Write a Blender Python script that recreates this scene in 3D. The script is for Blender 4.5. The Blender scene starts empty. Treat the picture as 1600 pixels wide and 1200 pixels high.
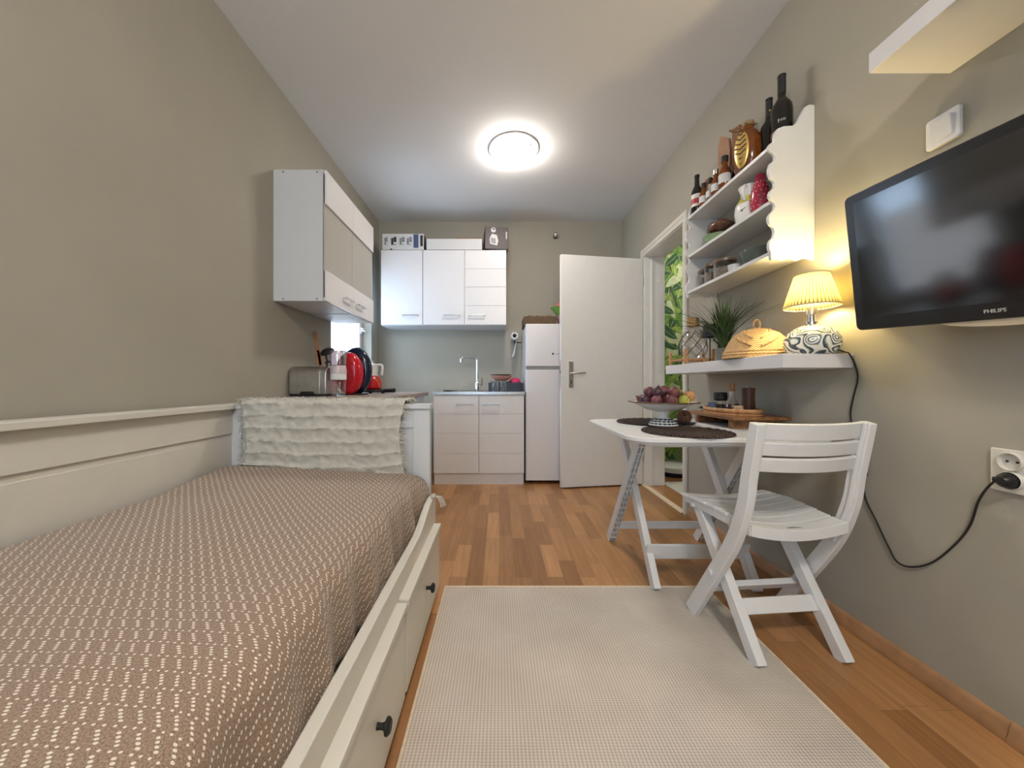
import bpy, bmesh, math, random
from mathutils import Vector, Matrix, noise
PI = math.pi
random.seed(7)
SC = bpy.context.scene
COL = SC.collection

# ------------------------------------------------------------ camera, world, exposure
F = 565.0; VX = 780.0; VY = 599.0; H = 0.90       # focal in px, vanishing point, eye height
cam_d = bpy.data.cameras.new('camera'); cam = bpy.data.objects.new('camera', cam_d); COL.objects.link(cam)
cam_d.sensor_width = 36.0; cam_d.lens = F / 1600 * 36
cam_d.shift_x = (800 - VX) / 1600; cam_d.shift_y = -(600 - VY) / 1600
cam_d.clip_start = 0.02
cam.location = (0, 0, H); cam.rotation_euler = (PI / 2, 0, 0)
SC.camera = cam

w = bpy.data.worlds.new('daylight'); SC.world = w; w.use_nodes = True
bg = w.node_tree.nodes['Background']
bg.inputs[0].default_value = (0.62, 0.80, 1.0, 1); bg.inputs[1].default_value = 4.6

SC.view_settings.view_transform = 'Standard'
SC.view_settings.look = 'None'
SC.view_settings.exposure = 1.0
SC.view_settings.gamma = 1.0
SC.view_settings.use_curve_mapping = False

def light(name, kind, loc, energy, color, size=0.1, rot=(0, 0, 0), sy=None, portal=False):
    d = bpy.data.lights.new(name, kind); o = bpy.data.objects.new(name, d); COL.objects.link(o)
    d.energy = energy; d.color = color; o.location = loc; o.rotation_euler = rot
    if kind == 'AREA':
        d.size = size
        if sy: d.shape = 'RECTANGLE'; d.size_y = sy
        if portal: d.cycles.is_portal = True
    else:
        d.shadow_soft_size = size
    return o
# room: left wall XL, right wall XR, back wall YB, wall behind the camera YF, ceiling ZC
XL, XR, YB, YF, ZC = -1.265, 1.285, 3.80, -1.70, 2.60
light('kitchen_window_portal', 'AREA', (XL - 0.16, 3.16, 1.5), 1, (1, 1, 1), 0.95, (0, -PI / 2, 0), 0.80, True)
light('rear_window_portal', 'AREA', (-0.6, YF - 0.16, 1.45), 1, (1, 1, 1), 0.9, (PI / 2, 0, 0), 1.5, True)
LAMP2 = light('rear_ceiling_lamp_light', 'POINT', (0.25, -0.75, 2.42), 26, (1.0, 0.90, 0.76), 0.10)
HALL_L = light('hall_lamp_light', 'POINT', (2.35, 3.35, 2.2), 7, (1.0, 0.93, 0.80), 0.12)

# ------------------------------------------------------------ mesh helpers
def at(x, y, Y):
    return Vector(((x - VX) / F * Y, Y, H - (y - VY) / F * Y))

class B:
    def __init__(s):
        s.bm = bmesh.new(); s.mi = 0
    def m(s, i): s.mi = i; return s
    def _tag(s, faces):
        for f in faces: f.material_index = s.mi
    def face(s, pts):
        vs = [s.bm.verts.new(p) for p in pts]
        f = s.bm.faces.new(vs); f.material_index = s.mi; return f
    def box(s, x0, x1, y0, y1, z0, z1):
        return s.mbox(Matrix.Translation(((x0+x1)/2, (y0+y1)/2, (z0+z1)/2)) @ Matrix.Diagonal((abs(x1-x0), abs(y1-y0), abs(z1-z0), 1)))
    def mbox(s, M):
        r = bmesh.ops.create_cube(s.bm, size=1.0, matrix=M)
        s._tag({f for v in r['verts'] for f in v.link_faces}); return s
    def beam(s, p, q, wd, th, side=(1, 0, 0)):
        # bar from p to q; wd measured along side, th across it
        p = Vector(p); q = Vector(q); d = (q - p); L = d.length; d.normalize()
        sd = Vector(side); sd = (sd - d * sd.dot(d)).normalized(); n = d.cross(sd)
        M = Matrix((sd, n, d)).transposed().to_4x4(); M.translation = (p + q) / 2
        return s.mbox(M @ Matrix.Diagonal((wd, th, L, 1)))
    def tube(s, pts, r, n=8, closed=False, cap=True):
        pts = [Vector(p) for p in pts]; N = len(pts)
        rs = r if isinstance(r, (list, tuple)) else [r] * N
        t0 = (pts[1] - pts[0]).normalized()
        a = Vector((0, 0, 1)) if abs(t0.z) < .9 else Vector((1, 0, 0))
        u = (a - t0 * a.dot(t0)).normalized()
        rings = []
        for i in range(N):
            if closed: t = (pts[(i+1) % N] - pts[i-1]).normalized()
            else: t = (pts[min(i+1, N-1)] - pts[max(i-1, 0)]).normalized()
            u = (u - t * u.dot(t))
            u = u.normalized() if u.length > 1e-6 else t.orthogonal().normalized()
            v = t.cross(u)
            rings.append([s.bm.verts.new(pts[i] + (u * math.cos(k*2*PI/n) + v * math.sin(k*2*PI/n)) * rs[i]) for k in range(n)])
        M = N if closed else N - 1
        for i in range(M):
            A, C = rings[i], rings[(i+1) % N]
            for k in range(n):
                f = s.bm.faces.new((A[k], A[(k+1) % n], C[(k+1) % n], C[k])); f.material_index = s.mi
        if cap and not closed:
            f = s.bm.faces.new(rings[0][::-1]); f.material_index = s.mi
            f = s.bm.faces.new(rings[-1]); f.material_index = s.mi
        return s
    def lathe(s, prof, c=(0, 0, 0), n=28, sx=1, sy=1, M=None):
        c = Vector(c); rings = []
        def P(r, z, k):
            v = Vector((r * sx * math.cos(k*2*PI/n), r * sy * math.sin(k*2*PI/n), z))
            return c + (M @ v if M else v)
        for r, z in prof:
            if r < 1e-6: rings.append([s.bm.verts.new(P(0, z, 0))])
            else: rings.append([s.bm.verts.new(P(r, z, k)) for k in range(n)])
        for A, C in zip(rings, rings[1:]):
            for k in range(n):
                k2 = (k+1) % n
                if len(A) == 1 and len(C) == 1: continue
                if len(A) == 1: vs = (A[0], C[k2], C[k])
                elif len(C) == 1: vs = (A[k], A[k2], C[0])
                else: vs = (A[k], A[k2], C[k2], C[k])
                f = s.bm.faces.new(vs); f.material_index = s.mi
        return s
    def prism(s, poly, axis, a0, a1):
        # poly: 2-d points in the plane across axis ('x': (y,z), 'y': (x,z), 'z': (x,y))
        def P(p, a):
            return {'x': (a, p[0], p[1]), 'y': (p[0], a, p[1]), 'z': (p[0], p[1], a)}[axis]
        A = [s.bm.verts.new(P(p, a0)) for p in poly]; C = [s.bm.verts.new(P(p, a1)) for p in poly]
        n = len(poly); fs = []
        for k in range(n): fs.append(s.bm.faces.new((A[k], A[(k+1) % n], C[(k+1) % n], C[k])))
        fs.append(s.bm.faces.new(A[::-1])); fs.append(s.bm.faces.new(C)); s._tag(fs)
        return s
    def grid(s, fn, nu, nv, uv=None, closed_u=False):
        V = [[s.bm.verts.new(fn(i / nu, j / nv)) for j in range(nv + 1)] for i in range(nu + 1)]
        lay = s.bm.loops.layers.uv.verify() if uv else None
        for i in range(nu):
            for j in range(nv):
                idx = ((i, j), (i+1, j), (i+1, j+1), (i, j+1))
                f = s.bm.faces.new([V[a][b] for a, b in idx]); f.material_index = s.mi
                if uv:
                    for l, (a, b) in zip(f.loops, idx): l[lay].uv = uv(a / nu, b / nv)
        return s
    def ball(s, c, r, sc=(1, 1, 1), seg=14, rings=9, rot=None):
        M = Matrix.Translation(c) @ (rot.to_4x4() if rot else Matrix.Identity(4)) @ Matrix.Diagonal((r*sc[0], r*sc[1], r*sc[2], 1))
        q = bmesh.ops.create_uvsphere(s.bm, u_segments=seg, v_segments=rings, radius=1, matrix=M)
        s._tag({f for v in q['verts'] for f in v.link_faces}); return s
    def text(s, body, size, M, ext=0.0006, align='CENTER'):
        cu = bpy.data.curves.new('t', 'FONT'); cu.body = body; cu.size = size; cu.extrude = ext
        cu.align_x = align; cu.align_y = 'CENTER'; cu.resolution_u = 3
        ob = bpy.data.objects.new('t', cu); COL.objects.link(ob)
        dg = bpy.context.evaluated_depsgraph_get(); me = bpy.data.meshes.new_from_object(ob.evaluated_get(dg))
        me.transform(M); n0 = len(s.bm.faces); s.bm.from_mesh(me); s.bm.faces.ensure_lookup_table()
        for f in s.bm.faces[n0:]: f.material_index = s.mi
        bpy.data.objects.remove(ob); bpy.data.curves.remove(cu); bpy.data.meshes.remove(me)
        return s
    def move(s, M):
        s.bm.transform(M if isinstance(M, Matrix) else Matrix.Translation(M)); return s
    def build(s, name, mats, parent=None, bev=0, seg=2, smooth=35, world=False, solid=0, recalc=True, sub=0):
        if world and parent is not None:
            o = Vector((0, 0, 0)); p = parent
            while p: o += p.location; p = p.parent
            s.bm.transform(Matrix.Translation(-o))
        if recalc: bmesh.ops.recalc_face_normals(s.bm, faces=s.bm.faces[:])
        me = bpy.data.meshes.new(name); s.bm.to_mesh(me); s.bm.free()
        for mt in (mats if isinstance(mats, (list, tuple)) else [mats]): me.materials.append(mt)
        if smooth:
            for p in me.polygons: p.use_smooth = True
            me.set_sharp_from_angle(angle=math.radians(smooth))
        ob = bpy.data.objects.new(name, me); COL.objects.link(ob)
        if parent is not None: ob.parent = parent
        if solid:
            md = ob.modifiers.new('solid', 'SOLIDIFY'); md.thickness = solid; md.offset = -1
        if bev:
            md = ob.modifiers.new('bevel', 'BEVEL'); md.width = bev; md.segments = seg
            md.limit_method = 'ANGLE'; md.angle_limit = math.radians(40); md.harden_normals = True
        if sub:
            md = ob.modifiers.new('sub', 'SUBSURF'); md.levels = sub; md.render_levels = sub
        return ob

def thing(name, label, cat, loc=(0, 0, 0), rz=0, group=None):
    o = bpy.data.objects.new(name, None); COL.objects.link(o)
    o.empty_display_size = 0.05
    o.location = loc; o.rotation_euler = (0, 0, rz)
    o['label'] = label; o['category'] = cat
    if group: o['group'] = group
    return o
def tag(o, label, cat, group=None):
    o['label'] = label; o['category'] = cat
    if group: o['group'] = group
    return o
def struct(o):
    o['kind'] = 'structure'; return o
def dup(root, loc, rz=0, label=None, scale=None):
    r = root.copy(); COL.objects.link(r); r.location = loc; r.rotation_euler = (0, 0, rz)
    if scale: r.scale = scale
    if label: r['label'] = label
    for ch in list(root.children):
        c = ch.copy(); COL.objects.link(c); c.parent = r
        for g in list(ch.children):
            d = g.copy(); COL.objects.link(d); d.parent = c
    return r
def rrect(x0, x1, y0, y1, r, n=6):
    out = []
    for cx, cy, a in ((x1-r, y1-r, 0), (x0+r, y1-r, 90), (x0+r, y0+r, 180), (x1-r, y0+r, 270)):
        for k in range(n + 1):
            t = math.radians(a + 90 * k / n); out.append((cx + r*math.cos(t), cy + r*math.sin(t)))
    return out
def RX(a): return Matrix.Rotation(a, 4, 'X')
def RY(a): return Matrix.Rotation(a, 4, 'Y')
def RZ(a): return Matrix.Rotation(a, 4, 'Z')
def T(*p): return Matrix.Translation(p)

# ------------------------------------------------------------ materials
def mat(name, col, rough=.5, metal=0, noise_amt=0, noise_scale=20, bump=0, bump_scale=60, spec=.5, **kw):
    m = bpy.data.materials.new(name); m.use_nodes = True
    nt = m.node_tree; b = nt.nodes['Principled BSDF']
    b.inputs['Base Color'].default_value = (*col, 1); b.inputs['Roughness'].default_value = rough
    b.inputs['Metallic'].default_value = metal; b.inputs['Specular IOR Level'].default_value = spec
    for k, v in kw.items():
        b.inputs[k.replace('_', ' ')].default_value = v
    tc = nt.nodes.new('ShaderNodeTexCoord')
    if noise_amt:
        n = nt.nodes.new('ShaderNodeTexNoise'); n.inputs['Scale'].default_value = noise_scale; n.inputs['Detail'].default_value = 4
        nt.links.new(tc.outputs['Object'], n.inputs['Vector'])
        r = nt.nodes.new('ShaderNodeValToRGB')
        r.color_ramp.elements[0].color = (*[c * (1 - noise_amt) for c in col], 1)
        r.color_ramp.elements[1].color = (*[min(1, c * (1 + noise_amt)) for c in col], 1)
        r.color_ramp.elements[0].position = .3; r.color_ramp.elements[1].position = .7
        nt.links.new(n.outputs['Fac'], r.inputs['Fac']); nt.links.new(r.outputs['Color'], b.inputs['Base Color'])
    if bump:
        n = nt.nodes.new('ShaderNodeTexNoise'); n.inputs['Scale'].default_value = bump_scale; n.inputs['Detail'].default_value = 3
        nt.links.new(tc.outputs['Object'], n.inputs['Vector'])
        bp = nt.nodes.new('ShaderNodeBump'); bp.inputs['Strength'].default_value = bump; bp.inputs['Distance'].default_value = .002
        nt.links.new(n.outputs['Fac'], bp.inputs['Height']); nt.links.new(bp.outputs['Normal'], b.inputs['Normal'])
    return m
def emit(name, col, st):
    m = bpy.data.materials.new(name); m.use_nodes = True; b = m.node_tree.nodes['Principled BSDF']
    b.inputs['Base Color'].default_value = (*col, 1)
    b.inputs['Emission Color'].default_value = (*col, 1); b.inputs['Emission Strength'].default_value = st
    return m
def glass(name, col=(1, 1, 1), rough=.02, mixf=.12):
    # thin glass: mostly see-through, some gloss
    m = bpy.data.materials.new(name); m.use_nodes = True; nt = m.node_tree; nt.nodes.clear()
    o = nt.nodes.new('ShaderNodeOutputMaterial'); mx = nt.nodes.new('ShaderNodeMixShader')
    t = nt.nodes.new('ShaderNodeBsdfTransparent'); g = nt.nodes.new('ShaderNodeBsdfGlossy')
    t.inputs[0].default_value = (*col, 1); g.inputs['Roughness'].default_value = rough
    lw = nt.nodes.new('ShaderNodeLayerWeight'); lw.inputs[0].default_value = .35
    ad = nt.nodes.new('ShaderNodeMath'); ad.operation = 'MULTIPLY_ADD'; ad.inputs[1].default_value = .5; ad.inputs[2].default_value = mixf * .5; ad.use_clamp = True
    nt.links.new(lw.outputs['Facing'], ad.inputs[0]); nt.links.new(ad.outputs[0], mx.inputs[0])
    nt.links.new(t.outputs[0], mx.inputs[1]); nt.links.new(g.outputs[0], mx.inputs[2]); nt.links.new(mx.outputs[0], o.inputs[0])
    return m
def wood(name, c1, c2, axis='Z', scale=8, rough=.45):
    m = bpy.data.materials.new(name); m.use_nodes = True; nt = m.node_tree; b = nt.nodes['Principled BSDF']
    b.inputs['Roughness'].default_value = rough
    tc = nt.nodes.new('ShaderNodeTexCoord'); mp = nt.nodes.new('ShaderNodeMapping')
    sc = {'X': (.08, 1, 1), 'Y': (1, .08, 1), 'Z': (1, 1, .08)}[axis]; mp.inputs['Scale'].default_value = [k * scale for k in sc]
    n = nt.nodes.new('ShaderNodeTexNoise'); n.inputs['Scale'].default_value = 6; n.inputs['Detail'].default_value = 6
    r = nt.nodes.new('ShaderNodeValToRGB'); r.color_ramp.elements[0].position = .35; r.color_ramp.elements[1].position = .65
    r.color_ramp.elements[0].color = (*c1, 1); r.color_ramp.elements[1].color = (*c2, 1)
    nt.links.new(tc.outputs['Object'], mp.inputs[0]); nt.links.new(mp.outputs[0], n.inputs['Vector'])
    nt.links.new(n.outputs['Fac'], r.inputs[0]); nt.links.new(r.outputs[0], b.inputs['Base Color'])
    return m

PAINT = (.365, .342, .285)
M = {}
M['wall'] = mat('greige_paint', PAINT, .85, noise_amt=.03, noise_scale=3, bump=.12, bump_scale=220, spec=.25)
M['ceil'] = mat('ceiling_paint', (.80, .795, .79), .9, bump=.1, bump_scale=150, spec=.2)
M['white'] = mat('white_laminate', (.72, .705, .71), .28, noise_amt=.01)
M['whitep'] = mat('white_painted_wood', (.70, .695, .68), .38, noise_amt=.02, noise_scale=8, bump=.08, bump_scale=90)
M['plastic'] = mat('white_garden_plastic', (.74, .74, .74), .42, bump=.15, bump_scale=400)
M['cream'] = mat('cream_paint', (.66, .635, .57), .42, noise_amt=.015)
M['doorp'] = mat('door_paint', (.75, .745, .73), .38, noise_amt=.015)
M['sidew'] = mat('cabinet_side_white', (.62, .635, .65), .45, noise_amt=.01)
M['fridge'] = mat('fridge_enamel', (.70, .68, .70), .22)
M['steel'] = mat('brushed_steel', (.55, .54, .53), .3, 1, noise_amt=.08, noise_scale=30)
M['chrome'] = mat('chrome', (.8, .8, .8), .1, 1)
M['dark'] = mat('dark_plastic', (.010, .010, .011), .35)
M['black'] = mat('matte_black', (.008, .008, .008), .6)
M['grey'] = mat('grey_plastic', (.25, .25, .26), .4)
M['trimw'] = mat('oak_trim', (.40, .215, .10), .5, noise_amt=.2, noise_scale=14)
M['thresh'] = mat('pale_trim', (.72, .58, .42), .5, noise_amt=.08)
M['red'] = mat('glossy_red', (.55, .008, .02), .12)
M['navy'] = mat('glossy_navy', (.006, .012, .035), .12)
M['ceramic'] = mat('white_ceramic', (.82, .82, .80), .12)
M['glass'] = glass('clear_glass')
M['paneglass'] = glass('window_glass', (.96, .98, 1), .01, .05)
M['amber'] = glass('amber_glass', (.75, .28, .05), .05, .35)
M['amberliq'] = mat('amber_liquor', (.28, .075, .012), .12, noise_amt=.35, noise_scale=14, Transmission_Weight=.35)
M['gold'] = mat('gold_relief', (.72, .50, .16), .3, .7, noise_amt=.15)
M['bottle'] = mat('dark_bottle_glass', (.010, .009, .008), .08)
M['wick'] = None
M['wooda'] = wood('acacia_wood', (.13, .05, .018), (.32, .15, .055), 'Y')
M['woodb'] = wood('pale_bamboo', (.42, .20, .08), (.60, .33, .15), 'Z')
M['woodc'] = wood('walnut', (.07, .025, .012), (.15, .055, .026), 'Z')
M['woodd'] = wood('spoon_wood', (.28, .12, .045), (.42, .20, .08), 'Z')
M['counter'] = wood('worktop_laminate', (.26, .20, .17), (.36, .29, .24), 'Y', 10)
M['card'] = mat('cardboard', (.34, .20, .11), .8, noise_amt=.08)
M['paper'] = mat('white_card', (.62, .61, .61), .6)
M['print'] = mat('printed_dark', (.02, .018, .02), .5)
M['printg'] = mat('printed_grey', (.22, .22, .24), .5, noise_amt=.5, noise_scale=60)
M['printbl'] = mat('printed_blue', (.06, .09, .18), .5)
M['blackbox'] = mat('black_card', (.045, .028, .028), .5)
M['pinkish'] = mat('pink_plastic', (.72, .45, .44), .35)
M['green'] = mat('green_plastic', (.22, .42, .08), .35)
M['coral'] = mat('coral_cloth', (.70, .08, .09), .7, noise_amt=.2, noise_scale=40)
M['pinkc'] = mat('magenta_cloth', (.62, .03, .13), .7, noise_amt=.4, noise_scale=50)
M['basket'] = mat('brown_wicker', (.14, .085, .045), .8, noise_amt=.5, noise_scale=60, bump=1, bump_scale=120)

# floor laminate: strips running away from the camera
def floor_mat():
    m = bpy.data.materials.new('oak_laminate'); m.use_nodes = True; nt = m.node_tree; b = nt.nodes['Principled BSDF']
    b.inputs['Roughness'].default_value = .33; b.inputs['Specular IOR Level'].default_value = .45
    tc = nt.nodes.new('ShaderNodeTexCoord'); mp = nt.nodes.new('ShaderNodeMapping'); mp.inputs['Rotation'].default_value = (0, 0, PI/2)
    br = nt.nodes.new('ShaderNodeTexBrick'); br.offset = .37; br.offset_frequency = 2; br.squash = .8; br.squash_frequency = 3
    br.inputs['Color1'].default_value = (.28, .128, .044, 1); br.inputs['Color2'].default_value = (.50, .265, .11, 1)
    br.inputs['Mortar'].default_value = (.22, .10, .04, 1); br.inputs['Scale'].default_value = 1
    br.inputs['Mortar Size'].default_value = .0007; br.inputs['Brick Width'].default_value = .42; br.inputs['Row Height'].default_value = .075
    br.inputs['Bias'].default_value = 0
    m2 = nt.nodes.new('ShaderNodeMapping'); m2.inputs['Scale'].default_value = (30, 1.6, 1)
    n = nt.nodes.new('ShaderNodeTexNoise'); n.inputs['Scale'].default_value = 2.2; n.inputs['Detail'].default_value = 7; n.inputs['Distortion'].default_value = .6
    r = nt.nodes.new('ShaderNodeValToRGB'); r.color_ramp.elements[0].position = .3; r.color_ramp.elements[1].position = .72
    r.color_ramp.elements[0].color = (.80, .78, .76, 1); r.color_ramp.elements[1].color = (1.1, 1.08, 1.06, 1)
    mx = nt.nodes.new('ShaderNodeMix'); mx.data_type = 'RGBA'; mx.blend_type = 'MULTIPLY'; mx.inputs[0].default_value = 1
    L = nt.links.new
    L(tc.outputs['Object'], mp.inputs[0]); L(mp.outputs[0], br.inputs['Vector']); L(tc.outputs['Object'], m2.inputs[0]); L(m2.outputs[0], n.inputs['Vector'])
    L(n.outputs['Fac'], r.inputs[0]); L(br.outputs['Color'], mx.inputs[6]); L(r.outputs[0], mx.inputs[7]); L(mx.outputs[2], b.inputs['Base Color'])
    return m
M['floor'] = floor_mat()

def math_node(nt, op, a, b=None, c=None):
    n = nt.nodes.new('ShaderNodeMath'); n.operation = op
    for i, v in enumerate((a, b, c)):
        if v is None: continue
        if isinstance(v, (int, float)): n.inputs[i].default_value = v
        else: nt.links.new(v, n.inputs[i])
    return n.outputs[0]

def blanket_mat():
    m = bpy.data.materials.new('stitched_taupe_throw'); m.use_nodes = True; nt = m.node_tree; b = nt.nodes['Principled BSDF']
    b.inputs['Roughness'].default_value = .95; b.inputs['Specular IOR Level'].default_value = .1
    b.inputs['Sheen Weight'].default_value = .2
    uv = nt.nodes.new('ShaderNodeUVMap')
    nz = nt.nodes.new('ShaderNodeTexNoise'); nz.inputs['Scale'].default_value = 14; nz.inputs['Detail'].default_value = 2
    nt.links.new(uv.outputs[0], nz.inputs['Vector'])
    vs = nt.nodes.new('ShaderNodeVectorMath'); vs.operation = 'MULTIPLY_ADD'; vs.inputs[1].default_value = (.010, .006, 0)
    nt.links.new(nz.outputs['Color'], vs.inputs[0]); nt.links.new(uv.outputs[0], vs.inputs[2])
    sp = nt.nodes.new('ShaderNodeSeparateXYZ'); nt.links.new(vs.outputs[0], sp.inputs[0])
    u = math_node(nt, 'MULTIPLY', sp.outputs[0], 1/.0225); v = math_node(nt, 'MULTIPLY', sp.outputs[1], 1/.0043)
    row = math_node(nt, 'FLOOR', v)
    # four stacked stitches drifting sideways, then one row at double spacing
    m5 = math_node(nt, 'MODULO', math_node(nt, 'ADD', v, 1200), 6)
    is4 = math_node(nt, 'GREATER_THAN', m5, 4.0)
    r2 = math_node(nt, 'ADD', row, math_node(nt, 'MULTIPLY', is4, math_node(nt, 'SUBTRACT', 4.5, math_node(nt, 'FLOOR', m5))))
    u2 = math_node(nt, 'MULTIPLY_ADD', r2, 1/6, u)
    u2 = math_node(nt, 'MULTIPLY', u2, math_node(nt, 'ADD', is4, 1))
    fu = math_node(nt, 'FRACT', u2); fv = math_node(nt, 'ADD', math_node(nt, 'MULTIPLY', math_node(nt, 'FRACT', v), math_node(nt, 'SUBTRACT', 1, is4)), math_node(nt, 'MULTIPLY', math_node(nt, 'SUBTRACT', m5, 4), math_node(nt, 'MULTIPLY', is4, .5)))
    du = math_node(nt, 'ABSOLUTE', math_node(nt, 'SUBTRACT', fu, .5)); dv = math_node(nt, 'ABSOLUTE', math_node(nt, 'SUBTRACT', fv, .5))
    e = math_node(nt, 'ADD', math_node(nt, 'POWER', math_node(nt, 'DIVIDE', du, math_node(nt, 'MULTIPLY_ADD', is4, .06, .115)), 2), math_node(nt, 'POWER', math_node(nt, 'DIVIDE', dv, math_node(nt, 'MULTIPLY_ADD', is4, -.20, .37)), 2))
    msk = math_node(nt, 'LESS_THAN', e, 1.0)
    # fine weave
    wv = nt.nodes.new('ShaderNodeTexNoise'); wv.inputs['Scale'].default_value = 420; wv.inputs['Detail'].default_value = 1
    nt.links.new(uv.outputs[0], wv.inputs['Vector'])
    big = nt.nodes.new('ShaderNodeTexNoise'); big.inputs['Scale'].default_value = 9; nt.links.new(uv.outputs[0], big.inputs['Vector'])
    r = nt.nodes.new('ShaderNodeValToRGB'); r.color_ramp.elements[0].position = .3; r.color_ramp.elements[1].position = .7
    r.color_ramp.elements[0].color = (.20, .138, .100, 1); r.color_ramp.elements[1].color = (.40, .29, .215, 1)
    nt.links.new(wv.outputs['Fac'], r.inputs[0])
    mx = nt.nodes.new('ShaderNodeMix'); mx.data_type = 'RGBA'
    mx.inputs[7].default_value = (.80, .74, .66, 1)
    nt.links.new(msk, mx.inputs[0]); nt.links.new(r.outputs[0], mx.inputs[6]); nt.links.new(mx.outputs[2], b.inputs['Base Color'])
    hgt = math_node(nt, 'MULTIPLY_ADD', msk, .7, wv.outputs['Fac'])
    bp = nt.nodes.new('ShaderNodeBump'); bp.inputs['Strength'].default_value = .7; bp.inputs['Distance'].default_value = .0022
    nt.links.new(hgt, bp.inputs['Height']); nt.links.new(bp.outputs[0], b.inputs['Normal'])
    return m
M['blanket'] = blanket_mat()

def rug_mat():
    m = bpy.data.materials.new('ribbed_beige_rug'); m.use_nodes = True; nt = m.node_tree; b = nt.nodes['Principled BSDF']
    b.inputs['Roughness'].default_value = .95; b.inputs['Specular IOR Level'].default_value = .1
    tc = nt.nodes.new('ShaderNodeTexCoord'); sp = nt.nodes.new('ShaderNodeSeparateXYZ'); nt.links.new(tc.outputs['Object'], sp.inputs[0])
    a = math_node(nt, 'SINE', math_node(nt, 'MULTIPLY', sp.outputs[0], 2*PI/.0095))
    c = math_node(nt, 'SINE', math_node(nt, 'MULTIPLY', sp.outputs[1], 2*PI/.0075))
    h = math_node(nt, 'MULTIPLY_ADD', a, .5, math_node(nt, 'MULTIPLY', c, .32))
    nz = nt.nodes.new('ShaderNodeTexNoise'); nz.inputs['Scale'].default_value = 5; nz.inputs['Detail'].default_value = 5; nt.links.new(tc.outputs['Object'], nz.inputs['Vector'])
    f = math_node(nt, 'MULTIPLY_ADD', h, .45, math_node(nt, 'MULTIPLY_ADD', nz.outputs['Fac'], .5, .25))
    r = nt.nodes.new('ShaderNodeValToRGB'); r.color_ramp.elements[0].position = .1; r.color_ramp.elements[1].position = .85
    r.color_ramp.elements[0].color = (.42, .355, .295, 1); r.color_ramp.elements[1].color = (.68, .62, .555, 1)
    nt.links.new(f, r.inputs[0]); nt.links.new(r.outputs[0], b.inputs['Base Color'])
    bp = nt.nodes.new('ShaderNodeBump'); bp.inputs['Strength'].default_value = .5; bp.inputs['Distance'].default_value = .002
    nt.links.new(h, bp.inputs['Height']); nt.links.new(bp.outputs[0], b.inputs['Normal'])
    return m
M['rug'] = rug_mat()

def shade_mat(name, c1, c2, n_str):
    m = bpy.data.materials.new(name); m.use_nodes = True; nt = m.node_tree; nt.nodes.clear()
    o = nt.nodes.new('ShaderNodeOutputMaterial'); mx = nt.nodes.new('ShaderNodeMixShader'); mx.inputs[0].default_value = .55
    d = nt.nodes.new('ShaderNodeBsdfDiffuse'); t = nt.nodes.new('ShaderNodeBsdfTranslucent')
    tc = nt.nodes.new('ShaderNodeTexCoord'); sp = nt.nodes.new('ShaderNodeSeparateXYZ'); nt.links.new(tc.outputs['Object'], sp.inputs[0])
    ang = math_node(nt, 'ARCTAN2', sp.outputs[1], sp.outputs[0])
    s = math_node(nt, 'SINE', math_node(nt, 'MULTIPLY', ang, n_str))
    nz = nt.nodes.new('ShaderNodeTexNoise'); nz.inputs['Scale'].default_value = 12; nt.links.new(tc.outputs['Object'], nz.inputs['Vector'])
    f = math_node(nt, 'MULTIPLY_ADD', s, .5, nz.outputs['Fac'])
    r = nt.nodes.new('ShaderNodeValToRGB'); r.color_ramp.elements[0].position = .25; r.color_ramp.elements[1].position = .55
    r.color_ramp.elements[0].color = (*c1, 1); r.color_ramp.elements[1].color = (*c2, 1)
    nt.links.new(f, r.inputs[0]); nt.links.new(r.outputs[0], d.inputs[0]); nt.links.new(r.outputs[0], t.inputs[0])
    nt.links.new(d.outputs[0], mx.inputs[1]); nt.links.new(t.outputs[0], mx.inputs[2]); nt.links.new(mx.outputs[0], o.inputs[0])
    return m
M['shade'] = shade_mat('pleated_shade', (.42, .36, .18), (.93, .86, .55), 46)

def marble_mat():
    m = bpy.data.materials.new('swirled_glaze'); m.use_nodes = True; nt = m.node_tree; b = nt.nodes['Principled BSDF']
    b.inputs['Roughness'].default_value = .25
    tc = nt.nodes.new('ShaderNodeTexCoord'); v = nt.nodes.new('ShaderNodeTexVoronoi'); v.inputs['Scale'].default_value = 19; v.feature = 'SMOOTH_F1'
    nz = nt.nodes.new('ShaderNodeTexNoise'); nz.inputs['Scale'].default_value = 9
    vm = nt.nodes.new('ShaderNodeVectorMath'); vm.operation = 'MULTIPLY_ADD'; vm.inputs[1].default_value = (.07, .07, .07)
    L = nt.links.new; L(tc.outputs['Object'], nz.inputs['Vector']); L(nz.outputs['Color'], vm.inputs[0]); L(tc.outputs['Object'], vm.inputs[2]); L(vm.outputs[0], v.inputs['Vector'])
    s = math_node(nt, 'FRACT', math_node(nt, 'MULTIPLY', v.outputs['Distance'], 9))
    r = nt.nodes.new('ShaderNodeValToRGB'); cr = r.color_ramp
    cr.elements[0].position = 0; cr.elements[0].color = (.85, .84, .76, 1)
    cr.elements[1].position = .26; cr.elements[1].color = (.85, .84, .76, 1)
    for p, c in ((.36, (.02, .035, .07)), (.62, (.08, .13, .20)), (.74, (.38, .38, .12)), (.86, (.85, .84, .76))):
        e = cr.elements.new(p); e.color = (*c, 1)
    L(s, r.inputs[0]); L(r.outputs[0], b.inputs['Base Color'])
    return m
M['marble'] = marble_mat()

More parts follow.
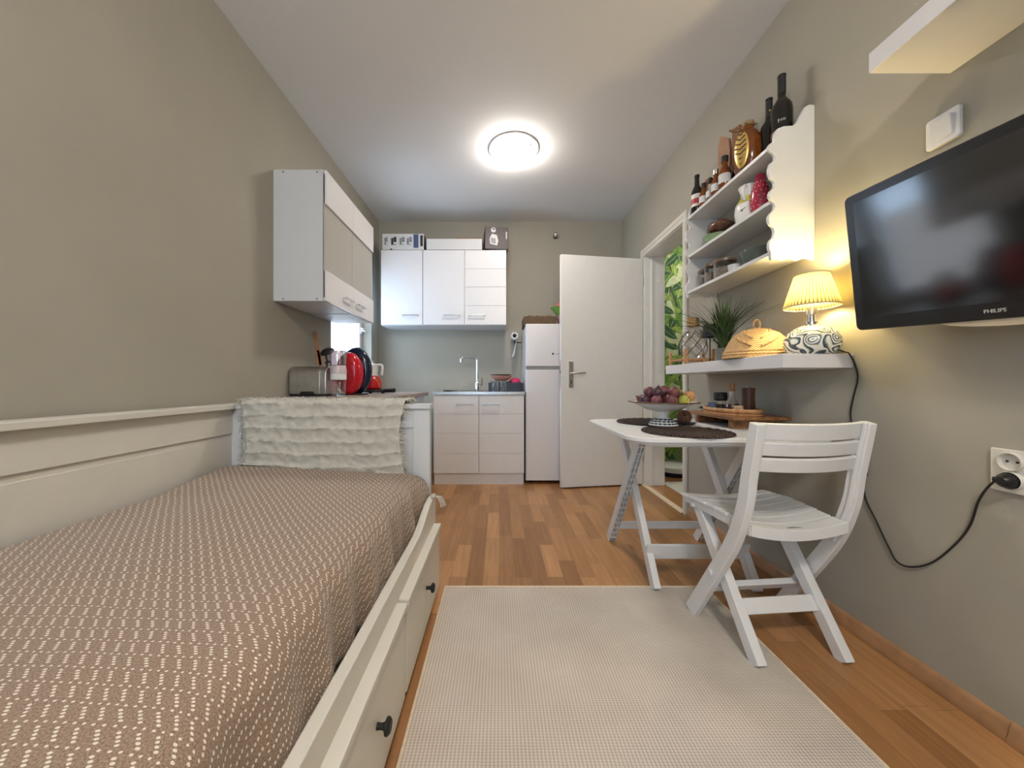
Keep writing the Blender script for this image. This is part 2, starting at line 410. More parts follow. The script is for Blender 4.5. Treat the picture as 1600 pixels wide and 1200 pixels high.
def stripe_mat(name, c1, c2, axis, period, rough=.7, bump=.5, noise_a=.3):
    m = bpy.data.materials.new(name); m.use_nodes = True; nt = m.node_tree; b = nt.nodes['Principled BSDF']; b.inputs['Roughness'].default_value = rough
    tc = nt.nodes.new('ShaderNodeTexCoord'); sp = nt.nodes.new('ShaderNodeSeparateXYZ'); nt.links.new(tc.outputs['Object'], sp.inputs[0])
    if axis == 'R':
        rr = math_node(nt, 'SQRT', math_node(nt, 'ADD', math_node(nt, 'POWER', sp.outputs[0], 2), math_node(nt, 'POWER', sp.outputs[1], 2)))
        ang = math_node(nt, 'SINE', math_node(nt, 'MULTIPLY', math_node(nt, 'ARCTAN2', sp.outputs[1], sp.outputs[0]), 70))
        base = math_node(nt, 'MULTIPLY_ADD', ang, period * .22, rr)
    elif axis == 'ZA':
        ang = math_node(nt, 'SINE', math_node(nt, 'MULTIPLY', math_node(nt, 'ARCTAN2', sp.outputs[1], sp.outputs[0]), 60))
        base = math_node(nt, 'MULTIPLY_ADD', ang, period * .25, sp.outputs[2])
    else: base = sp.outputs['XYZ'.index(axis)]
    s = math_node(nt, 'SINE', math_node(nt, 'MULTIPLY', base, 2*PI/period))
    nz = nt.nodes.new('ShaderNodeTexNoise'); nz.inputs['Scale'].default_value = 60; nt.links.new(tc.outputs['Object'], nz.inputs['Vector'])
    f = math_node(nt, 'MULTIPLY_ADD', s, .4, math_node(nt, 'MULTIPLY_ADD', nz.outputs['Fac'], noise_a, .5 - noise_a/2))
    r = nt.nodes.new('ShaderNodeValToRGB'); r.color_ramp.elements[0].position = .15; r.color_ramp.elements[1].position = .8
    r.color_ramp.elements[0].color = (*c1, 1); r.color_ramp.elements[1].color = (*c2, 1)
    nt.links.new(f, r.inputs[0]); nt.links.new(r.outputs[0], b.inputs['Base Color'])
    bp = nt.nodes.new('ShaderNodeBump'); bp.inputs['Strength'].default_value = bump; bp.inputs['Distance'].default_value = .003
    nt.links.new(s, bp.inputs['Height']); nt.links.new(bp.outputs[0], b.inputs['Normal'])
    return m
M['wicker'] = stripe_mat('golden_wicker', (.42, .22, .08), (.82, .55, .26), 'ZA', .009)
M['mat'] = stripe_mat('dark_woven_rope', (.012, .006, .005), (.065, .032, .022), 'R', .014, .85, 1)
M['throwm'] = mat('cream_cotton', (.56, .54, .48), .95, noise_amt=.08, noise_scale=40, bump=.8, bump_scale=180, spec=.1)
# ============================================================ the room
WT = 0.17
# floor, ceiling
struct(B().box(XL-.2, 3.4, YF-.2, 4.2, -.06, 0).build('floor', M['floor']))
struct(B().box(XL-.2, 3.4, YF-.2, 4.2, ZC, ZC+.1).build('ceiling', M['ceil']))
# left wall with the kitchen window opening
WY0, WY1, WZ0, WZ1 = 2.72, 3.58, .90, 1.95
b = B()
b.box(XL-WT, XL, YF-.17, WY0, 0, ZC); b.box(XL-WT, XL, WY1, YB+.17, 0, ZC)
b.box(XL-WT, XL, WY0, WY1, 0, WZ0); b.box(XL-WT, XL, WY0, WY1, WZ1, ZC)
struct(b.build('wall_left', M['wall']))
struct(B().box(XL, XR, YB, YB+.17, 0, ZC).build('wall_back', M['wall']))
# right wall with the doorway
DY0, DY1, DZ = 2.50, 3.20, 2.03
b = B(); b.box(XR, XR+WT, YF-.17, DY0, 0, ZC); b.box(XR, XR+WT, DY1, YB+.17, 0, ZC); b.box(XR, XR+WT, DY0, DY1, DZ, ZC)
struct(b.build('wall_right', M['wall']))
# wall behind the camera with a wide window
b = B(); b.box(XL, -1.05, YF-.17, YF, 0, ZC); b.box(-.15, XR, YF-.17, YF, 0, ZC)
b.box(-1.05, -.15, YF-.17, YF, 0, .70); b.box(-1.05, -.15, YF-.17, YF, 2.2, ZC)
struct(b.build('wall_front', M['wall']))

def window(name, along, a0, a1, z0, z1, at_, depth=.06, mull=None):
    t = bpy.data.objects.new(name, None); COL.objects.link(t); struct(t)
    fw = .055; b = B()
    def bx(p0, p1, q0, q1, bb=b, d=depth):
        if along == 'y': bb.box(at_ - d/2, at_ + d/2, p0, p1, q0, q1)
        else: bb.box(p0, p1, at_ - d/2, at_ + d/2, q0, q1)
    bx(a0, a1, z0, z0+fw); bx(a0, a1, z1-fw, z1); bx(a0, a0+fw, z0+fw, z1-fw); bx(a1-fw, a1, z0+fw, z1-fw)
    if mull: bx(mull-.04, mull+.04, z0+fw, z1-fw)
    b.build('window_frame', M['white'], t, bev=.004)
    g = B(); bx(a0+fw, a1-fw, z0+fw, z1-fw, g, .006); g.build('window_pane', M['paneglass'], t)
    return t
w1 = window('window_1', 'y', WY0, WY1, WZ0, WZ1, XL-.125)
b = B(); b.box(XL-.10, XL-.082, WY1-.045, WY1-.02, 1.385, 1.45)
b.tube([(XL-.082, WY1-.033, 1.415), (XL-.045, WY1-.033, 1.415)], .009, 10)
b.tube([(XL-.045, WY1-.033, 1.415), (XL-.04, WY1-.06, 1.417), (XL-.038, WY1-.14, 1.42)], .009, 10)
b.build('window_handle', M['white'], w1, bev=.003)
B().box(XL-WT, XL+.012, WY0, WY1, WZ0-.02, WZ0+.002).build('window_sill', M['white'], w1, bev=.003)
window('window_2', 'x', -1.05, -.15, .70, 2.2, YF-.11)
# house wall across the yard, seen through the kitchen window
struct(B().box(-6.2, -5.8, 3, 14, -3, 2.15).build('wall_yard', mat('yard_render', (.55, .42, .34), .9, noise_amt=.1)))

# doorway: frame, casing, leaf
t = bpy.data.objects.new('door_1', None); COL.objects.link(t); t.location = (XR-.012, DY1-.005, 0); struct(t)
ang = math.atan2(3.075-3.195, .518-XR+.012)       # direction of the open leaf
L = .755; c, s_ = math.cos(ang), math.sin(ang)
Rl = Matrix.Rotation(ang, 4, 'Z')
# leaf local: x along leaf, y thickness (away from the camera is +), z up
b = B(); b.box(0.004, L, 0, -.038, .012, 2.0); b.move(Rl)
leaf = b.build('door_leaf', M['doorp'], t, bev=.002)
for sy, nm in ((1, 'front'), (-1, 'rear')):
    b = B(); y0 = 0 if sy > 0 else -.038
    b.box(L-.105, L-.068, y0, y0+.008*sy, .865, 1.085)
    b.tube([(L-.087, y0, .985), (L-.087, y0+.045*sy, .985)], .009, 12)
    b.tube([(L-.087, y0+.045*sy, .985), (L-.095, y0+.052*sy, .986), (L-.20, y0+.05*sy, .99)], .008, 12)
    b.m(1).box(L-.090, L-.083, y0+.0079*sy, y0+.0088*sy, .895, .925); b.move(Rl)
    b.build('door_handle', [M['steel'], M['black']], leaf, bev=.0015)
b = B(); b.box(L, L+.0012, -.009, -.03, .86, 1.10); b.m(1).box(L, L+.004, -.014, -.026, .985, 1.01); b.move(Rl)
b.build('door_latch', [M['steel'], M['black']], leaf)
b = B(); b.m(0)
for z in (.25, 1.80):
    b.tube([(0, 0.004, z-.04), (0, 0.004, z+.04)], .008, 10)
b.build('door_hinge', M['steel'], t)
b = B(); tk = .018
b.box(XR-.002, XR+WT+.002, DY1-tk, DY1, 0, DZ); b.box(XR-.002, XR+WT+.002, DY0, DY0+tk, 0, DZ); b.box(XR-.002, XR+WT+.002, DY0, DY1, DZ-tk, DZ)
b.box(XR+.05, XR+.062, DY1-tk-.012, DY1-tk, 0, DZ-tk)
struct(b.build('trim_1', M['doorp'], bev=.002))
b = B(); cw = .055
b.box(XR-.013, XR, DY1-.006, DY1+cw, 0, DZ+cw); b.box(XR-.013, XR, DY0-cw+.012, DY0+.012, 0, DZ+cw); b.box(XR-.013, XR, DY0+.012, DY1-.006, DZ-.012, DZ+cw)
b.box(XR-.017, XR-.012, DY1+.02, DY1+cw-.008, 0, DZ+cw-.008); b.box(XR-.017, XR-.012, DY0-cw+.02, DY0-.008, 0, DZ+cw-.008); b.box(XR-.017, XR-.012, DY0-.008, DY1+.02, DZ+.02, DZ+cw-.008)
struct(b.build('trim_2', M['cream'], bev=.002))
struct(B().box(XR-.03, XR+.02, DY0, DY1, 0, .007).build('trim_3', M['thresh'], bev=.002))
# baseboards
def base_profile(): return [(0, 0), (-.016, 0), (-.018, .012), (-.013, .022), (-.010, .040), (-.006, .050), (0, .053)]
b = B(); b.prism([(XR+x, z) for x, z in base_profile()], 'y', .905, DY0-.045); b.prism([(XR+x*1.12, z*1.04) for x, z in base_profile()], 'y', YF, .903)
struct(b.build('baseboard_right', M['trimw'], smooth=50))
struct(B().prism([(YB+x, z) for x, z in base_profile()], 'x', -.63, -.59).build('baseboard_back', M['trimw'], smooth=50))

# hallway behind the doorway
HX0, HX1, HY0, HY1 = XR+WT, 3.2, 1.5, 4.0
def leafpaper():
    b = B(); b.m(0).box(HX0, HX1, HY1-.002, HY1+.01, .05, ZC)
    rnd = random.Random(4)
    n = 0
    for row in range(44):
        for k in range(13):
            cx = HX0 + .02 + k*.14 + rnd.uniform(-.08, .08); cz = .0 + row*.062 + rnd.uniform(-.05, .05)
            L = rnd.uniform(.26, .46); wd = L*rnd.uniform(.08, .15); a = rnd.choice((-1, 1))*rnd.uniform(.15, 1.15); bend = rnd.uniform(-.5, .5)
            y = HY1 - .0025 - n*.00002; n += 1
            pts = []; N = 9
            for side in (1, -1):
                rng = range(N+1) if side == 1 else range(N-1, 0, -1)
                for i in rng:
                    t_ = i/N; aa = a + bend*t_
                    w_ = wd*math.sin(PI*t_**.75)*side
                    pts.append((cx + math.sin(aa)*L*t_ + math.cos(aa)*w_, y, cz + math.cos(aa)*L*t_ - math.sin(aa)*w_))
            pts = [(min(max(p[0], HX0+.001), HX1-.001), p[1], min(max(p[2], .06), ZC-.01)) for p in pts]
            b.m(rnd.choice((1, 1, 1, 2, 2, 3, 3, 4)))
            try: b.face(pts)
            except Exception: pass
            b.m(5)     # midrib
            q = [(cx + math.sin(a+bend*i/N)*L*i/N, y-.00001, cz + math.cos(a+bend*i/N)*L*i/N) for i in range(N+1)]
            if all(HX0 < p[0] < HX1 and .06 < p[2] < ZC-.01 for p in q):
                for p0, p1 in zip(q, q[1:]):
                    b.face([(p0[0]-.0018, p0[1], p0[2]), (p0[0]+.0018, p0[1], p0[2]), (p1[0]+.0018, p1[1], p1[2]), (p1[0]-.0018, p1[1], p1[2])])
    ms = [mat('leafpaper_ground', (.16, .24, .09), .7), mat('leafpaper_mid', (.11, .24, .035), .7, noise_amt=.35, noise_scale=25), mat('leafpaper_lime', (.25, .38, .07), .7, noise_amt=.3, noise_scale=25),
          mat('leafpaper_dark', (.02, .085, .03), .7, noise_amt=.3, noise_scale=25), mat('leafpaper_pale', (.48, .55, .34), .7, noise_amt=.2), mat('leafpaper_rib', (.60, .68, .36), .7)]
    return b.build('wall_hall_back', ms, smooth=0, recalc=False)
struct(leafpaper())
b = B(); b.box(HX0, HX1, HY1+.01, HY1+.1, 0, ZC); b.box(HX1, HX1+.1, HY0, HY1+.1, 0, ZC); b.box(HX0, HX1, HY0-.1, HY0, 0, ZC)
struct(b.build('wall_hall_right', mat('hall_paint', (.72, .70, .62), .8)))
struct(B().box(HX0, HX1, HY1-.012, HY1-.002, 0, .05).build('baseboard_hall', M['grey']))

# ============================================================ daybed
BX0, BX1 = -1.235, -.312          # back of the frame, outer face of the right post
bed = thing('daybed', 'white wooden daybed with panelled back, end board and two knobbed drawers', 'bed', (-.75, .62, 0))
def end_panel(y0, y1, name):
    b = B()
    b.box(BX1-.075, BX1, y0, y1, 0, .785); b.box(BX0, BX0+.075, y0, y1, 0, .785)
    b.box(BX0+.075, BX1-.075, y0+.012, y1-.012, .16, .785)
    b.box(BX0+.075, BX1-.075, y0+.004, y1-.004, .70, .785)
    for k in range(1, 7):
        x = BX0+.075 + k*(BX1-BX0-.15)/7
        b.box(x-.001, x+.001, y0+.0115, y1-.0115, .18, .70)
    o = b.build(name, M['sidew'], bed, bev=.003, world=True)
    B().box(BX0-.005, BX1+.006, y0-.015, y1+.015, .785, .808).build('cap_rail', M['sidew'], o, bev=.004, world=True)
end_panel(1.625, 1.665, 'end_panel'); end_panel(-.375, -.335, 'end_panel')
b = B(); b.box(BX0+.002, BX0+.030, -.335, 1.625, .16, .785); b.box(BX0+.030, BX0+.038, -.335, 1.625, .675, .785)
b.box(BX0+.030, BX0+.034, -.335, 1.625, .20, .655)
o = b.build('back_panel', M['cream'], bed, bev=.002, world=True)
B().box(BX0-.005, BX0+.066, -.40, 1.60, .785, .808).build('cap_rail', M['cream'], o, bev=.004, world=True)
# front rail with the shoulder rising towards the end board
b = B(); poly = [(-.335, .27), (1.625, .27)]
for i in range(31):
    y = 1.625 - (1.625+.335)*i/30
    f = max(0, min(1, (y-1.28)/.27)); f = f*f*(3-2*f); g = max(0, min(1, (.01-y)/.27)); g = g*g*(3-2*g)
    poly.append((y, .352 + .052*max(f, g)))
b.prism(poly, 'x', -.312, -.285)
b.build('front_rail', M['cream'], bed, bev=.004, world=True, smooth=40)
B().box(-1.19, -.30, -.33, 1.62, .17, .27).build('slat_base', M['cream'], bed, world=True)
for k, (y0, y1) in enumerate(((.655-.335+.705, 1.585), (.03, 1.010), )):
    b = B(); b.box(-.283, -.262, y0, y1, .022, .272); b.box(-.292, -.255, y0, y1, .268, .288)
    b.box(-.90, -.283, y0+.02, y1-.02, .03, .05); b.box(-.90, -.283, y0+.02, y0+.035, .03, .22); b.box(-.90, -.283, y1-.035, y1-.02, .03, .22)
    d = b.build('drawer', M['cream'], bed, bev=.003, world=True)
    y = (1.285, .775)[k]
    for yy in ((1.30,) if k == 0 else (.775, .26)):
        kb = B(); kb.lathe([(0, 0), (.007, 0), (.006, .010), (.008, .016), (.0165, .020), (.0170, .025), (.012, .030), (0, .031)], (0, 0, 0), 20)
        kb.move(T(-.262, yy, .165) @ RY(PI/2)); kb.build('knob', M['black'], d, world=True)
        if k == 0: break
for k, yy in enumerate((-.33,)):
    pass

mt = B().box(-1.16, -.42, -.28, 1.58, .271, .44)
mt = mt.build('mattress', M['cream'], bev=.04, seg=4); tag(mt, 'mattress wholly wrapped by the brown stitched blanket on the daybed', 'mattress')

# blanket: over the mattress, down into the gap behind the front rail
def blanket():
    X0, X1 = -1.168, -.338
    YA, YE = -.30, 1.600
    def prof(s):          # s = arc length across, returns x, z
        return s
    Wt = X1 - X0; r = .055; arc = PI/2*r; drop = .15; tot = (Wt - r) + arc + drop
    def P(u, v):
        s = u*tot; y = YA + (YE-YA)*v
        top = .515 - .018*u + .03*max(0, (v-.8)/.2)*(1-u)**2
        far = max(0, (v-.90)/.10)
        bulge = .045*far*far*max(0, 1-abs(u-.92)/.3)
        if s < Wt-r: x = X0+s; z = top + .012*math.sin(PI*s/Wt)
        elif s < Wt-r+arc:
            a = (s-(Wt-r))/r; x = X0+Wt-r+math.sin(a)*r; z = top - r*(1-math.cos(a))
        else:
            d = s-(Wt-r+arc); x = X0+Wt + .012*d/drop; z = top - r - d*(1 - .10*math.sin(y*9+1.3))
        k = max(0, (s-(Wt-.12))/(tot-(Wt-.12)))
        fold = .012*math.sin(y*21 + 2*math.sin(y*4)) + .010*math.sin(y*47+1)
        x += k*(fold + bulge)
        n = noise.noise(Vector((x*4, y*3, 0)))*.007 + noise.noise(Vector((x*14, y*11, 3)))*.002
        z += n*(1-k*.5)
        x = min(x, -.316 if z < .41 else -.29)
        # far edge sits a little lower
        z -= .010*max(0, (v-.975)/.025)
        return (x, y, z)
    b = B(); b.grid(P, 90, 150, uv=lambda u, v: (u*tot, (YE-YA)*v))
    o = b.build('blanket', M['blanket'], smooth=80, solid=.008)
    tag(o, 'taupe woven blanket with rows of small white stitches, spread over the daybed', 'blanket')
    # knotted corner tassel at the far end
    b = B(); c = Vector((-.296, 1.56, .40))
    b.ball(c + Vector((.012, 0, .014)), .011, (1, 1.4, 1))
    for k in range(5):
        a = Vector((.004*k, .004*(k-2), 0))
        b.tube([c+Vector((.014, 0, .014))+a*.3, c+Vector((.03, .006, .008))+a, c+Vector((.040, .01, -.012))+a, c+Vector((.044, .01, -.035))+a*1.2], .0018, 5)
    b.build('tassel', M['throwm'], o)
blanket()

# cream throw folded over the end board
def throw():
    X0, X1 = -1.118, -.425; rows = 6
    yf = 1.606; yb = 1.690; ztop = .826
    def P(u, v):
        # v: 0 bottom front -> up -> over -> down the back
        Lf = .315; Lt = yb-yf+.02; Lb = .20; tot = Lf+Lt+Lb; s = v*tot
        x = X0 + (X1-X0)*u + .012*math.sin(v*9+u*2) - .03*(1-min(1, s/Lf))*(u-.5)*.0
        x += .035*max(0, (s-Lf*.7)/Lf)*(u-.3)
        if s < Lf:
            zz = ztop-.012 - (Lf-s); zz += -.02*math.sin(PI*u)*(1-s/Lf) + .012*noise.noise(Vector((u*3, 0, 5)))
            ph = (s/Lf*rows) % 1.0
            off = .022*(ph**2.2)*(0.7+.6*noise.noise(Vector((u*9, math.floor(s/Lf*rows), 0)))) + .012
            off += .006*noise.noise(Vector((u*22, s*40, 1)))
            y = yf - off - .022*(1-s/Lf)
            zz += .006*noise.noise(Vector((u*25, math.floor(s/Lf*rows)*3.3, 2)))
            zz = max(zz, .526 - .018*u + .025*(1-u)**2)
        elif s < Lf+Lt:
            t_ = (s-Lf)/Lt; y = yf - .012 + (yb-yf+.022)*t_; zz = ztop + .006*math.sin(PI*t_) + .006*noise.noise(Vector((u*30, t_*3, 2)))
        else:
            y = yb+.012 + .004*noise.noise(Vector((u*10, s*10, 0))); zz = ztop-.012-(s-Lf-Lt)
        return (x, y, zz)
    b = B(); b.grid(P, 110, 110)
    o = b.build('throw', M['throwm'], smooth=70, solid=.006)
    tag(o, 'cream ruffled cotton throw with frayed edges hung over the daybed end board', 'throw')
    b = B(); rnd = random.Random(3)
    def strand(p, d, L, r=.0012):
        p = Vector(p); d = Vector(d).normalized(); q = p + d*L*.5 + Vector((rnd.uniform(-.3, .3), rnd.uniform(-.3, .3), rnd.uniform(-.3, .3)))*L*.3
        b.tube([p, q, p + d*L + Vector((rnd.uniform(-.3, .3)*L, 0, -L*.2))], r, 4, cap=False)
    for i in range(260):                       # tufts along the ruffles
        u = rnd.random(); k = rnd.randint(0, rows-1); v = ((k+.99)/rows*.315)/(.315+.104+.20)
        strand(P(u, v*.995), (rnd.uniform(-1, 1), -1, rnd.uniform(-.6, .8)), rnd.uniform(.006, .014))
    for i in range(230):                       # frayed side edges
        v = rnd.random()*.62; u = rnd.choice((0, 0, 1)); p = P(u, v)
        strand(p, (-1 if u == 0 else 1, rnd.uniform(-.3, .1), rnd.uniform(-.7, .3)), rnd.uniform(.012, .034))
    for i in range(380):                       # top edge fluff
        u = rnd.random(); v = (.315+rnd.random()*.10)/.619
        strand(P(u, v), (rnd.uniform(-1, 1), rnd.uniform(-1, .4), rnd.uniform(.2, 1)), rnd.uniform(.006, .013))
    for i in range(120):
        u = rnd.random(); strand(P(u, .0), (rnd.uniform(-.6, .6), -1, rnd.uniform(-.2, .2)), rnd.uniform(.006, .015))
    b.build('fringe', M['throwm'], o, smooth=60, recalc=False)
throw()

# rug
b = B(); b.box(-.238, .905, -1.2, 1.592, 0.0, .007)
rug = b.build('rug', M['rug'], bev=.003, seg=2); tag(rug, 'pale beige ribbed flatweave rug on the laminate floor beside the daybed', 'rug')
b = B()
for y in (1.588,): b.box(-.238, .905, y-.006, y+.006, .0005, .0095)
for x in (-.236, .903): b.box(x-.004, x+.004, -1.2, 1.594, .0005, .0092)
b.build('bound_edge', mat('rug_binding', (.66, .55, .42), .9, noise_amt=.1, noise_scale=80), rug, bev=.002)

# ============================================================ folding table
tb = thing('folding_table', 'white plastic folding table with crossed legs against the right wall', 'table', (.87, 1.67, 0))
b = B(); b.prism(rrect(.485, 1.268, 1.315, 2.03, .10, 8), 'z', .682, .70)
b.prism(rrect(.515, 1.262, 1.345, 2.0, .09, 8), 'z', .668, .683)
b.box(.60, 1.18, 1.44, 1.47, .645, .670); b.box(.60, 1.18, 1.90, 1.93, .645, .670)
b.build('tabletop', M['plastic'], tb, bev=.004, world=True)
def pocket_leg(b, p, q, wd, th, n=18):
    # outer flanges plus a web with ribs: moulded pockets open to both sides
    p, q = Vector(p), Vector(q); d = (q-p); L = d.length; d.normalize(); X = Vector((1, 0, 0)); nrm = d.cross(X).normalized()
    for o in (-1, 0, 1): b.beam(p + X*o*(th/2-.002), q + X*o*(th/2-.002), .004, wd)
    b.beam(p, q, th-.002, wd*.22)
    for i in range(n+1):
        c = p + d*(L*i/n); b.beam(c - d*.0025, c + d*.0025, th-.002, wd-.002)
for x, sgn in ((.665, 1), (1.125, -1)):
    # near frame: foot towards the camera, leaning away
    B().beam((x+.012*sgn, 1.56, .010 if sgn > 0 else 0), (x+.012*sgn, 2.005, .655), .030, .050).build('leg', M['plastic'], tb, bev=.004, world=True)
    b = B(); pocket_leg(b, (x-.022*sgn, 2.085, .004), (x-.022*sgn, 1.625, .66), .046, .036)
    b.build('leg', M['plastic'], tb, world=True, smooth=0)
b = B(); b.beam((.66, 1.625, .145), (1.12, 1.625, .145), .012, .075, (0, 1, .3)); b.build('crossbar', M['plastic'], tb, bev=.003, world=True)
b = B(); b.beam((.65, 2.005, .115), (1.14, 2.005, .115), .012, .040, (0, 1, -.3)); b.build('crossbar', M['plastic'], tb, bev=.003, world=True)

# ============================================================ folding chair
ch = thing('folding_chair', 'white plastic folding chair with slatted back, pulled up to the table', 'chair', (.955, 1.30, 0), math.radians(5))
def spath(x, pts, n=22):
    # smooth Catmull-Rom in (y,z)
    P = [Vector((x, y, z)) for y, z in pts]; P = [P[0]*2-P[1]] + P + [P[-1]*2-P[-2]]; out = []
    for i in range(1, len(P)-2):
        for k in range(n//(len(P)-3)+1):
            t = k/(n//(len(P)-3)+1); a, b_, c, d = P[i-1], P[i], P[i+1], P[i+2]
            out.append(.5*((2*b_)+(c-a)*t+(2*a-5*b_+4*c-d)*t*t+(3*b_-a-3*c+d)*t**3))
    out.append(P[-2]); return out
def strap(b, path, wd, th):
    # rectangular section swept in the y-z plane; wd in the plane, th along x
    R = []
    for i, p in enumerate(path):
        t = (path[min(i+1, len(path)-1)] - path[max(i-1, 0)]).normalized(); n = Vector((0, -t.z, t.y))
        w_ = wd(i/(len(path)-1)) if callable(wd) else wd
        R.append([b.bm.verts.new(p + n*w_/2*a + Vector((th/2*c, 0, 0))) for a, c in ((1, 1), (1, -1), (-1, -1), (-1, 1))])
    for A, C in zip(R, R[1:]):
        for k in range(4): b.bm.faces.new((A[k], A[(k+1) % 4], C[(k+1) % 4], C[k]))
    b.bm.faces.new(R[0][::-1]); b.bm.faces.new(R[-1])
back_pts = [(.140, 0.0), (.028, .188), (-.080, .366), (-.132, .503), (-.150, .606), (-.172, .717), (-.184, .778)]
for sx in (-1, 1):
    b = B(); strap(b, spath(sx*.186, ([(.138, .009)] if sx < 0 else [back_pts[0]]) + back_pts[1:], 42), lambda t: .052 - .018*t, .026)
    strap(b, spath(sx*.170, [(y-.008, z) for y, z in back_pts[2:]], 28), .012, .012)
    b.build('leg', M['plastic'], ch, bev=.003, smooth=50)
    b = B(); b.beam((sx*.150, -.148, .009 if sx < 0 else 0.0), (sx*.150, .150, .425), .032, .042)
    b.build('leg', M['plastic'], ch, bev=.003)
b = B(); b.beam((-.18, .050, .150), (.18, .050, .150), .036, .022, (0, -.6, .8)); b.build('crossbar', M['plastic'], ch, bev=.003)
b = B(); b.beam((-.15, -.050, .135), (.15, -.050, .135), .050, .018, (0, .58, .81)); b.build('crossbar', M['plastic'], ch, bev=.003)
# seat: long slats bowed across, with a solid rear bar and moulded underside ring
def bowz(x): return -.022*(1-(x/.17)**2)
b = B(); ny = 7
for k in range(ny):
    y0 = -.135 + k*.0515; y1 = y0 + .046; hw = .168 + (.014 if k > 3 else .004*max(0, k-1))
    def P(u, v, y0=y0, y1=y1, hw=hw, k=k):
        x = -hw + 2*hw*u; return (x, y0+(y1-y0)*v, .448 + bowz(x)*(1-.35*(k > 4)) + .008*math.sin((y0+.135+(y1-y0)*v)/.36*PI) )
    b.grid(P, 18, 2)
seat = b.build('seat', M['plastic'], ch, bev=.002, smooth=50, solid=.012)
b = B()
def ring(y, th, h, z0=.432):
    xs = [-.168+.336*i/18 for i in range(19)]
    b.prism([(x, z0+bowz(x)-h/2) for x in xs] + [(x, z0+bowz(x)+h/2) for x in xs[::-1]], 'y', y-th/2, y+th/2)
ring(-.137, .010, .036, .433); ring(.218, .012, .024, .436)
for x in (-.14, -.07, 0, .07, .14): b.box(x-.004, x+.004, -.13, .215, .421+bowz(x)-.006, .436+bowz(x))
for sx in (-1, 1): b.box(sx*.163-.006, sx*.163+.006, -.135, .215, .412, .447)
b.build('seat_frame', M['plastic'], ch, bev=.002, smooth=40)
B().prism(rrect(-.040, .040, -.120, -.104, .007, 4), 'z', .4262, .4278).build('grip_slot', M['grey'], seat)
# back slats, bowed backwards
for z0, z1, hw in ((.727, .778, .194), (.677, .719, .196), (.625, .668, .198)):
    b = B()
    yc = -.184 + (.778-(z0+z1)/2)*.17
    def P(u, v):
        x = -hw+2*hw*u; return (x, yc + .008 - .032*(1-(x/hw)**2) - (.012*(v-.5)), z0 + (z1-z0)*v - .004*(1-(x/hw)**2))
    b.grid(P, 22, 3); b.build('back_slat', M['plastic'], ch, bev=.003, smooth=60, solid=.014)
for sx in (-1, 1):
    B().tube([(sx*.14, .012, .225), (sx*.205, .012, .225)], .010, 12).build('hinge_pin', M['plastic'], ch)
    B().tube([(sx*.135, .150, .420), (sx*.180, .150, .420)], .009, 12).build('hinge_pin', M['plastic'], ch)
# ============================================================ lamps
# flush ceiling lamp
cl = thing('ceiling_lamp', 'round frosted glass flush lamp glowing on the ceiling', 'lamp', (.105, 2.62, ZC))
B().lathe([(0, 0), (.178, 0), (.180, -.008), (.168, -.014), (.15, -.016), (0, -.016)], n=48).build('base_ring', M['white'], cl)
lampglow = emit('lamp_glass_glow', (1.0, .93, .86), 34)
B().lathe([(.150, -.017), (.152, -.028), (.140, -.046), (.11, -.064), (.07, -.077), (.03, -.083), (0, -.084)], n=48).build('glass_dome', lampglow, cl)
for k in range(3):
    a = math.radians(75 + 120*k); c, s_ = math.cos(a), math.sin(a)
    b = B(); b.beam((c*.150, s_*.150, -.016), (c*.158, s_*.158, -.045), .014, .003, (-s_, c, 0)); b.ball((c*.157, s_*.157, -.042), .0085)
    b.build('clip', M['chrome'], cl)
# lamp over the bed, behind the camera
rl = thing('ceiling_lamp', 'second round ceiling lamp above the near end of the daybed', 'lamp', (.25, -.75, ZC))
B().lathe([(0, 0), (.17, 0), (.17, -.012), (0, -.012)], n=40).build('base_ring', M['white'], rl)
B().lathe([(.15, -.012), (.145, -.03), (.10, -.06), (0, -.07)], n=40).build('glass_dome', lampglow, rl)
hallglow = emit('hall_lamp_glow', (1.0, .92, .82), 8)
hl = thing('ceiling_lamp', 'round lamp on the hallway ceiling beyond the doorway', 'lamp', (2.35, 3.35, ZC))
B().lathe([(0, 0), (.13, 0), (.12, -.05), (0, -.07)], n=32).build('glass_dome', hallglow, hl)

# table lamp
M['piping'] = mat('grey_piping', (.35, .33, .28), .7)
SZ = 1.008                                  # top of the floating shelf
LX, LY = 1.185, 1.372
tl = thing('table_lamp', 'lit table lamp with pleated yellow shade and swirl-patterned base', 'lamp', (LX, LY, SZ))
B().lathe([(0, 0), (.064, 0), (.080, .012), (.090, .036), (.088, .060), (.074, .085), (.050, .103), (.028, .112), (0, .114)], n=40, sx=.95, sy=1.0).build('lamp_base', M['marble'], tl)
b = B(); b.lathe([(0, .111), (.020, .111), (.020, .124), (.012, .126), (.012, .150), (.019, .153), (.019, .178), (.008, .180), (0, .180)], n=24); b.build('lamp_socket', M['steel'], tl)
def pleat(r0, z0, r1, z1):
    def P(u, v):
        a = u*2*PI; r = r0 + (r1-r0)*v; r *= 1 + .012*math.sin(a*46); return (r*math.cos(a), r*math.sin(a), z0 + (z1-z0)*v)
    return P
b = B(); b.grid(pleat(.086, .182, .052, .303), 276, 4); bmesh.ops.remove_doubles(b.bm, verts=b.bm.verts, dist=1e-5)
b.build('lamp_shade', M['shade'], tl, smooth=80, solid=.0012)
for r, z in ((.086, .182), (.052, .303)):
    b = B(); b.tube([(r*math.cos(k*PI/24), r*math.sin(k*PI/24), z) for k in range(48)], .0022, 6, closed=True); b.build('shade_trim', M['piping'], tl)
B().ball((0, 0, .222), .022, (1, 1, 1.25)).build('bulb', emit('bulb_glow', (1, .80, .45), 30), tl)
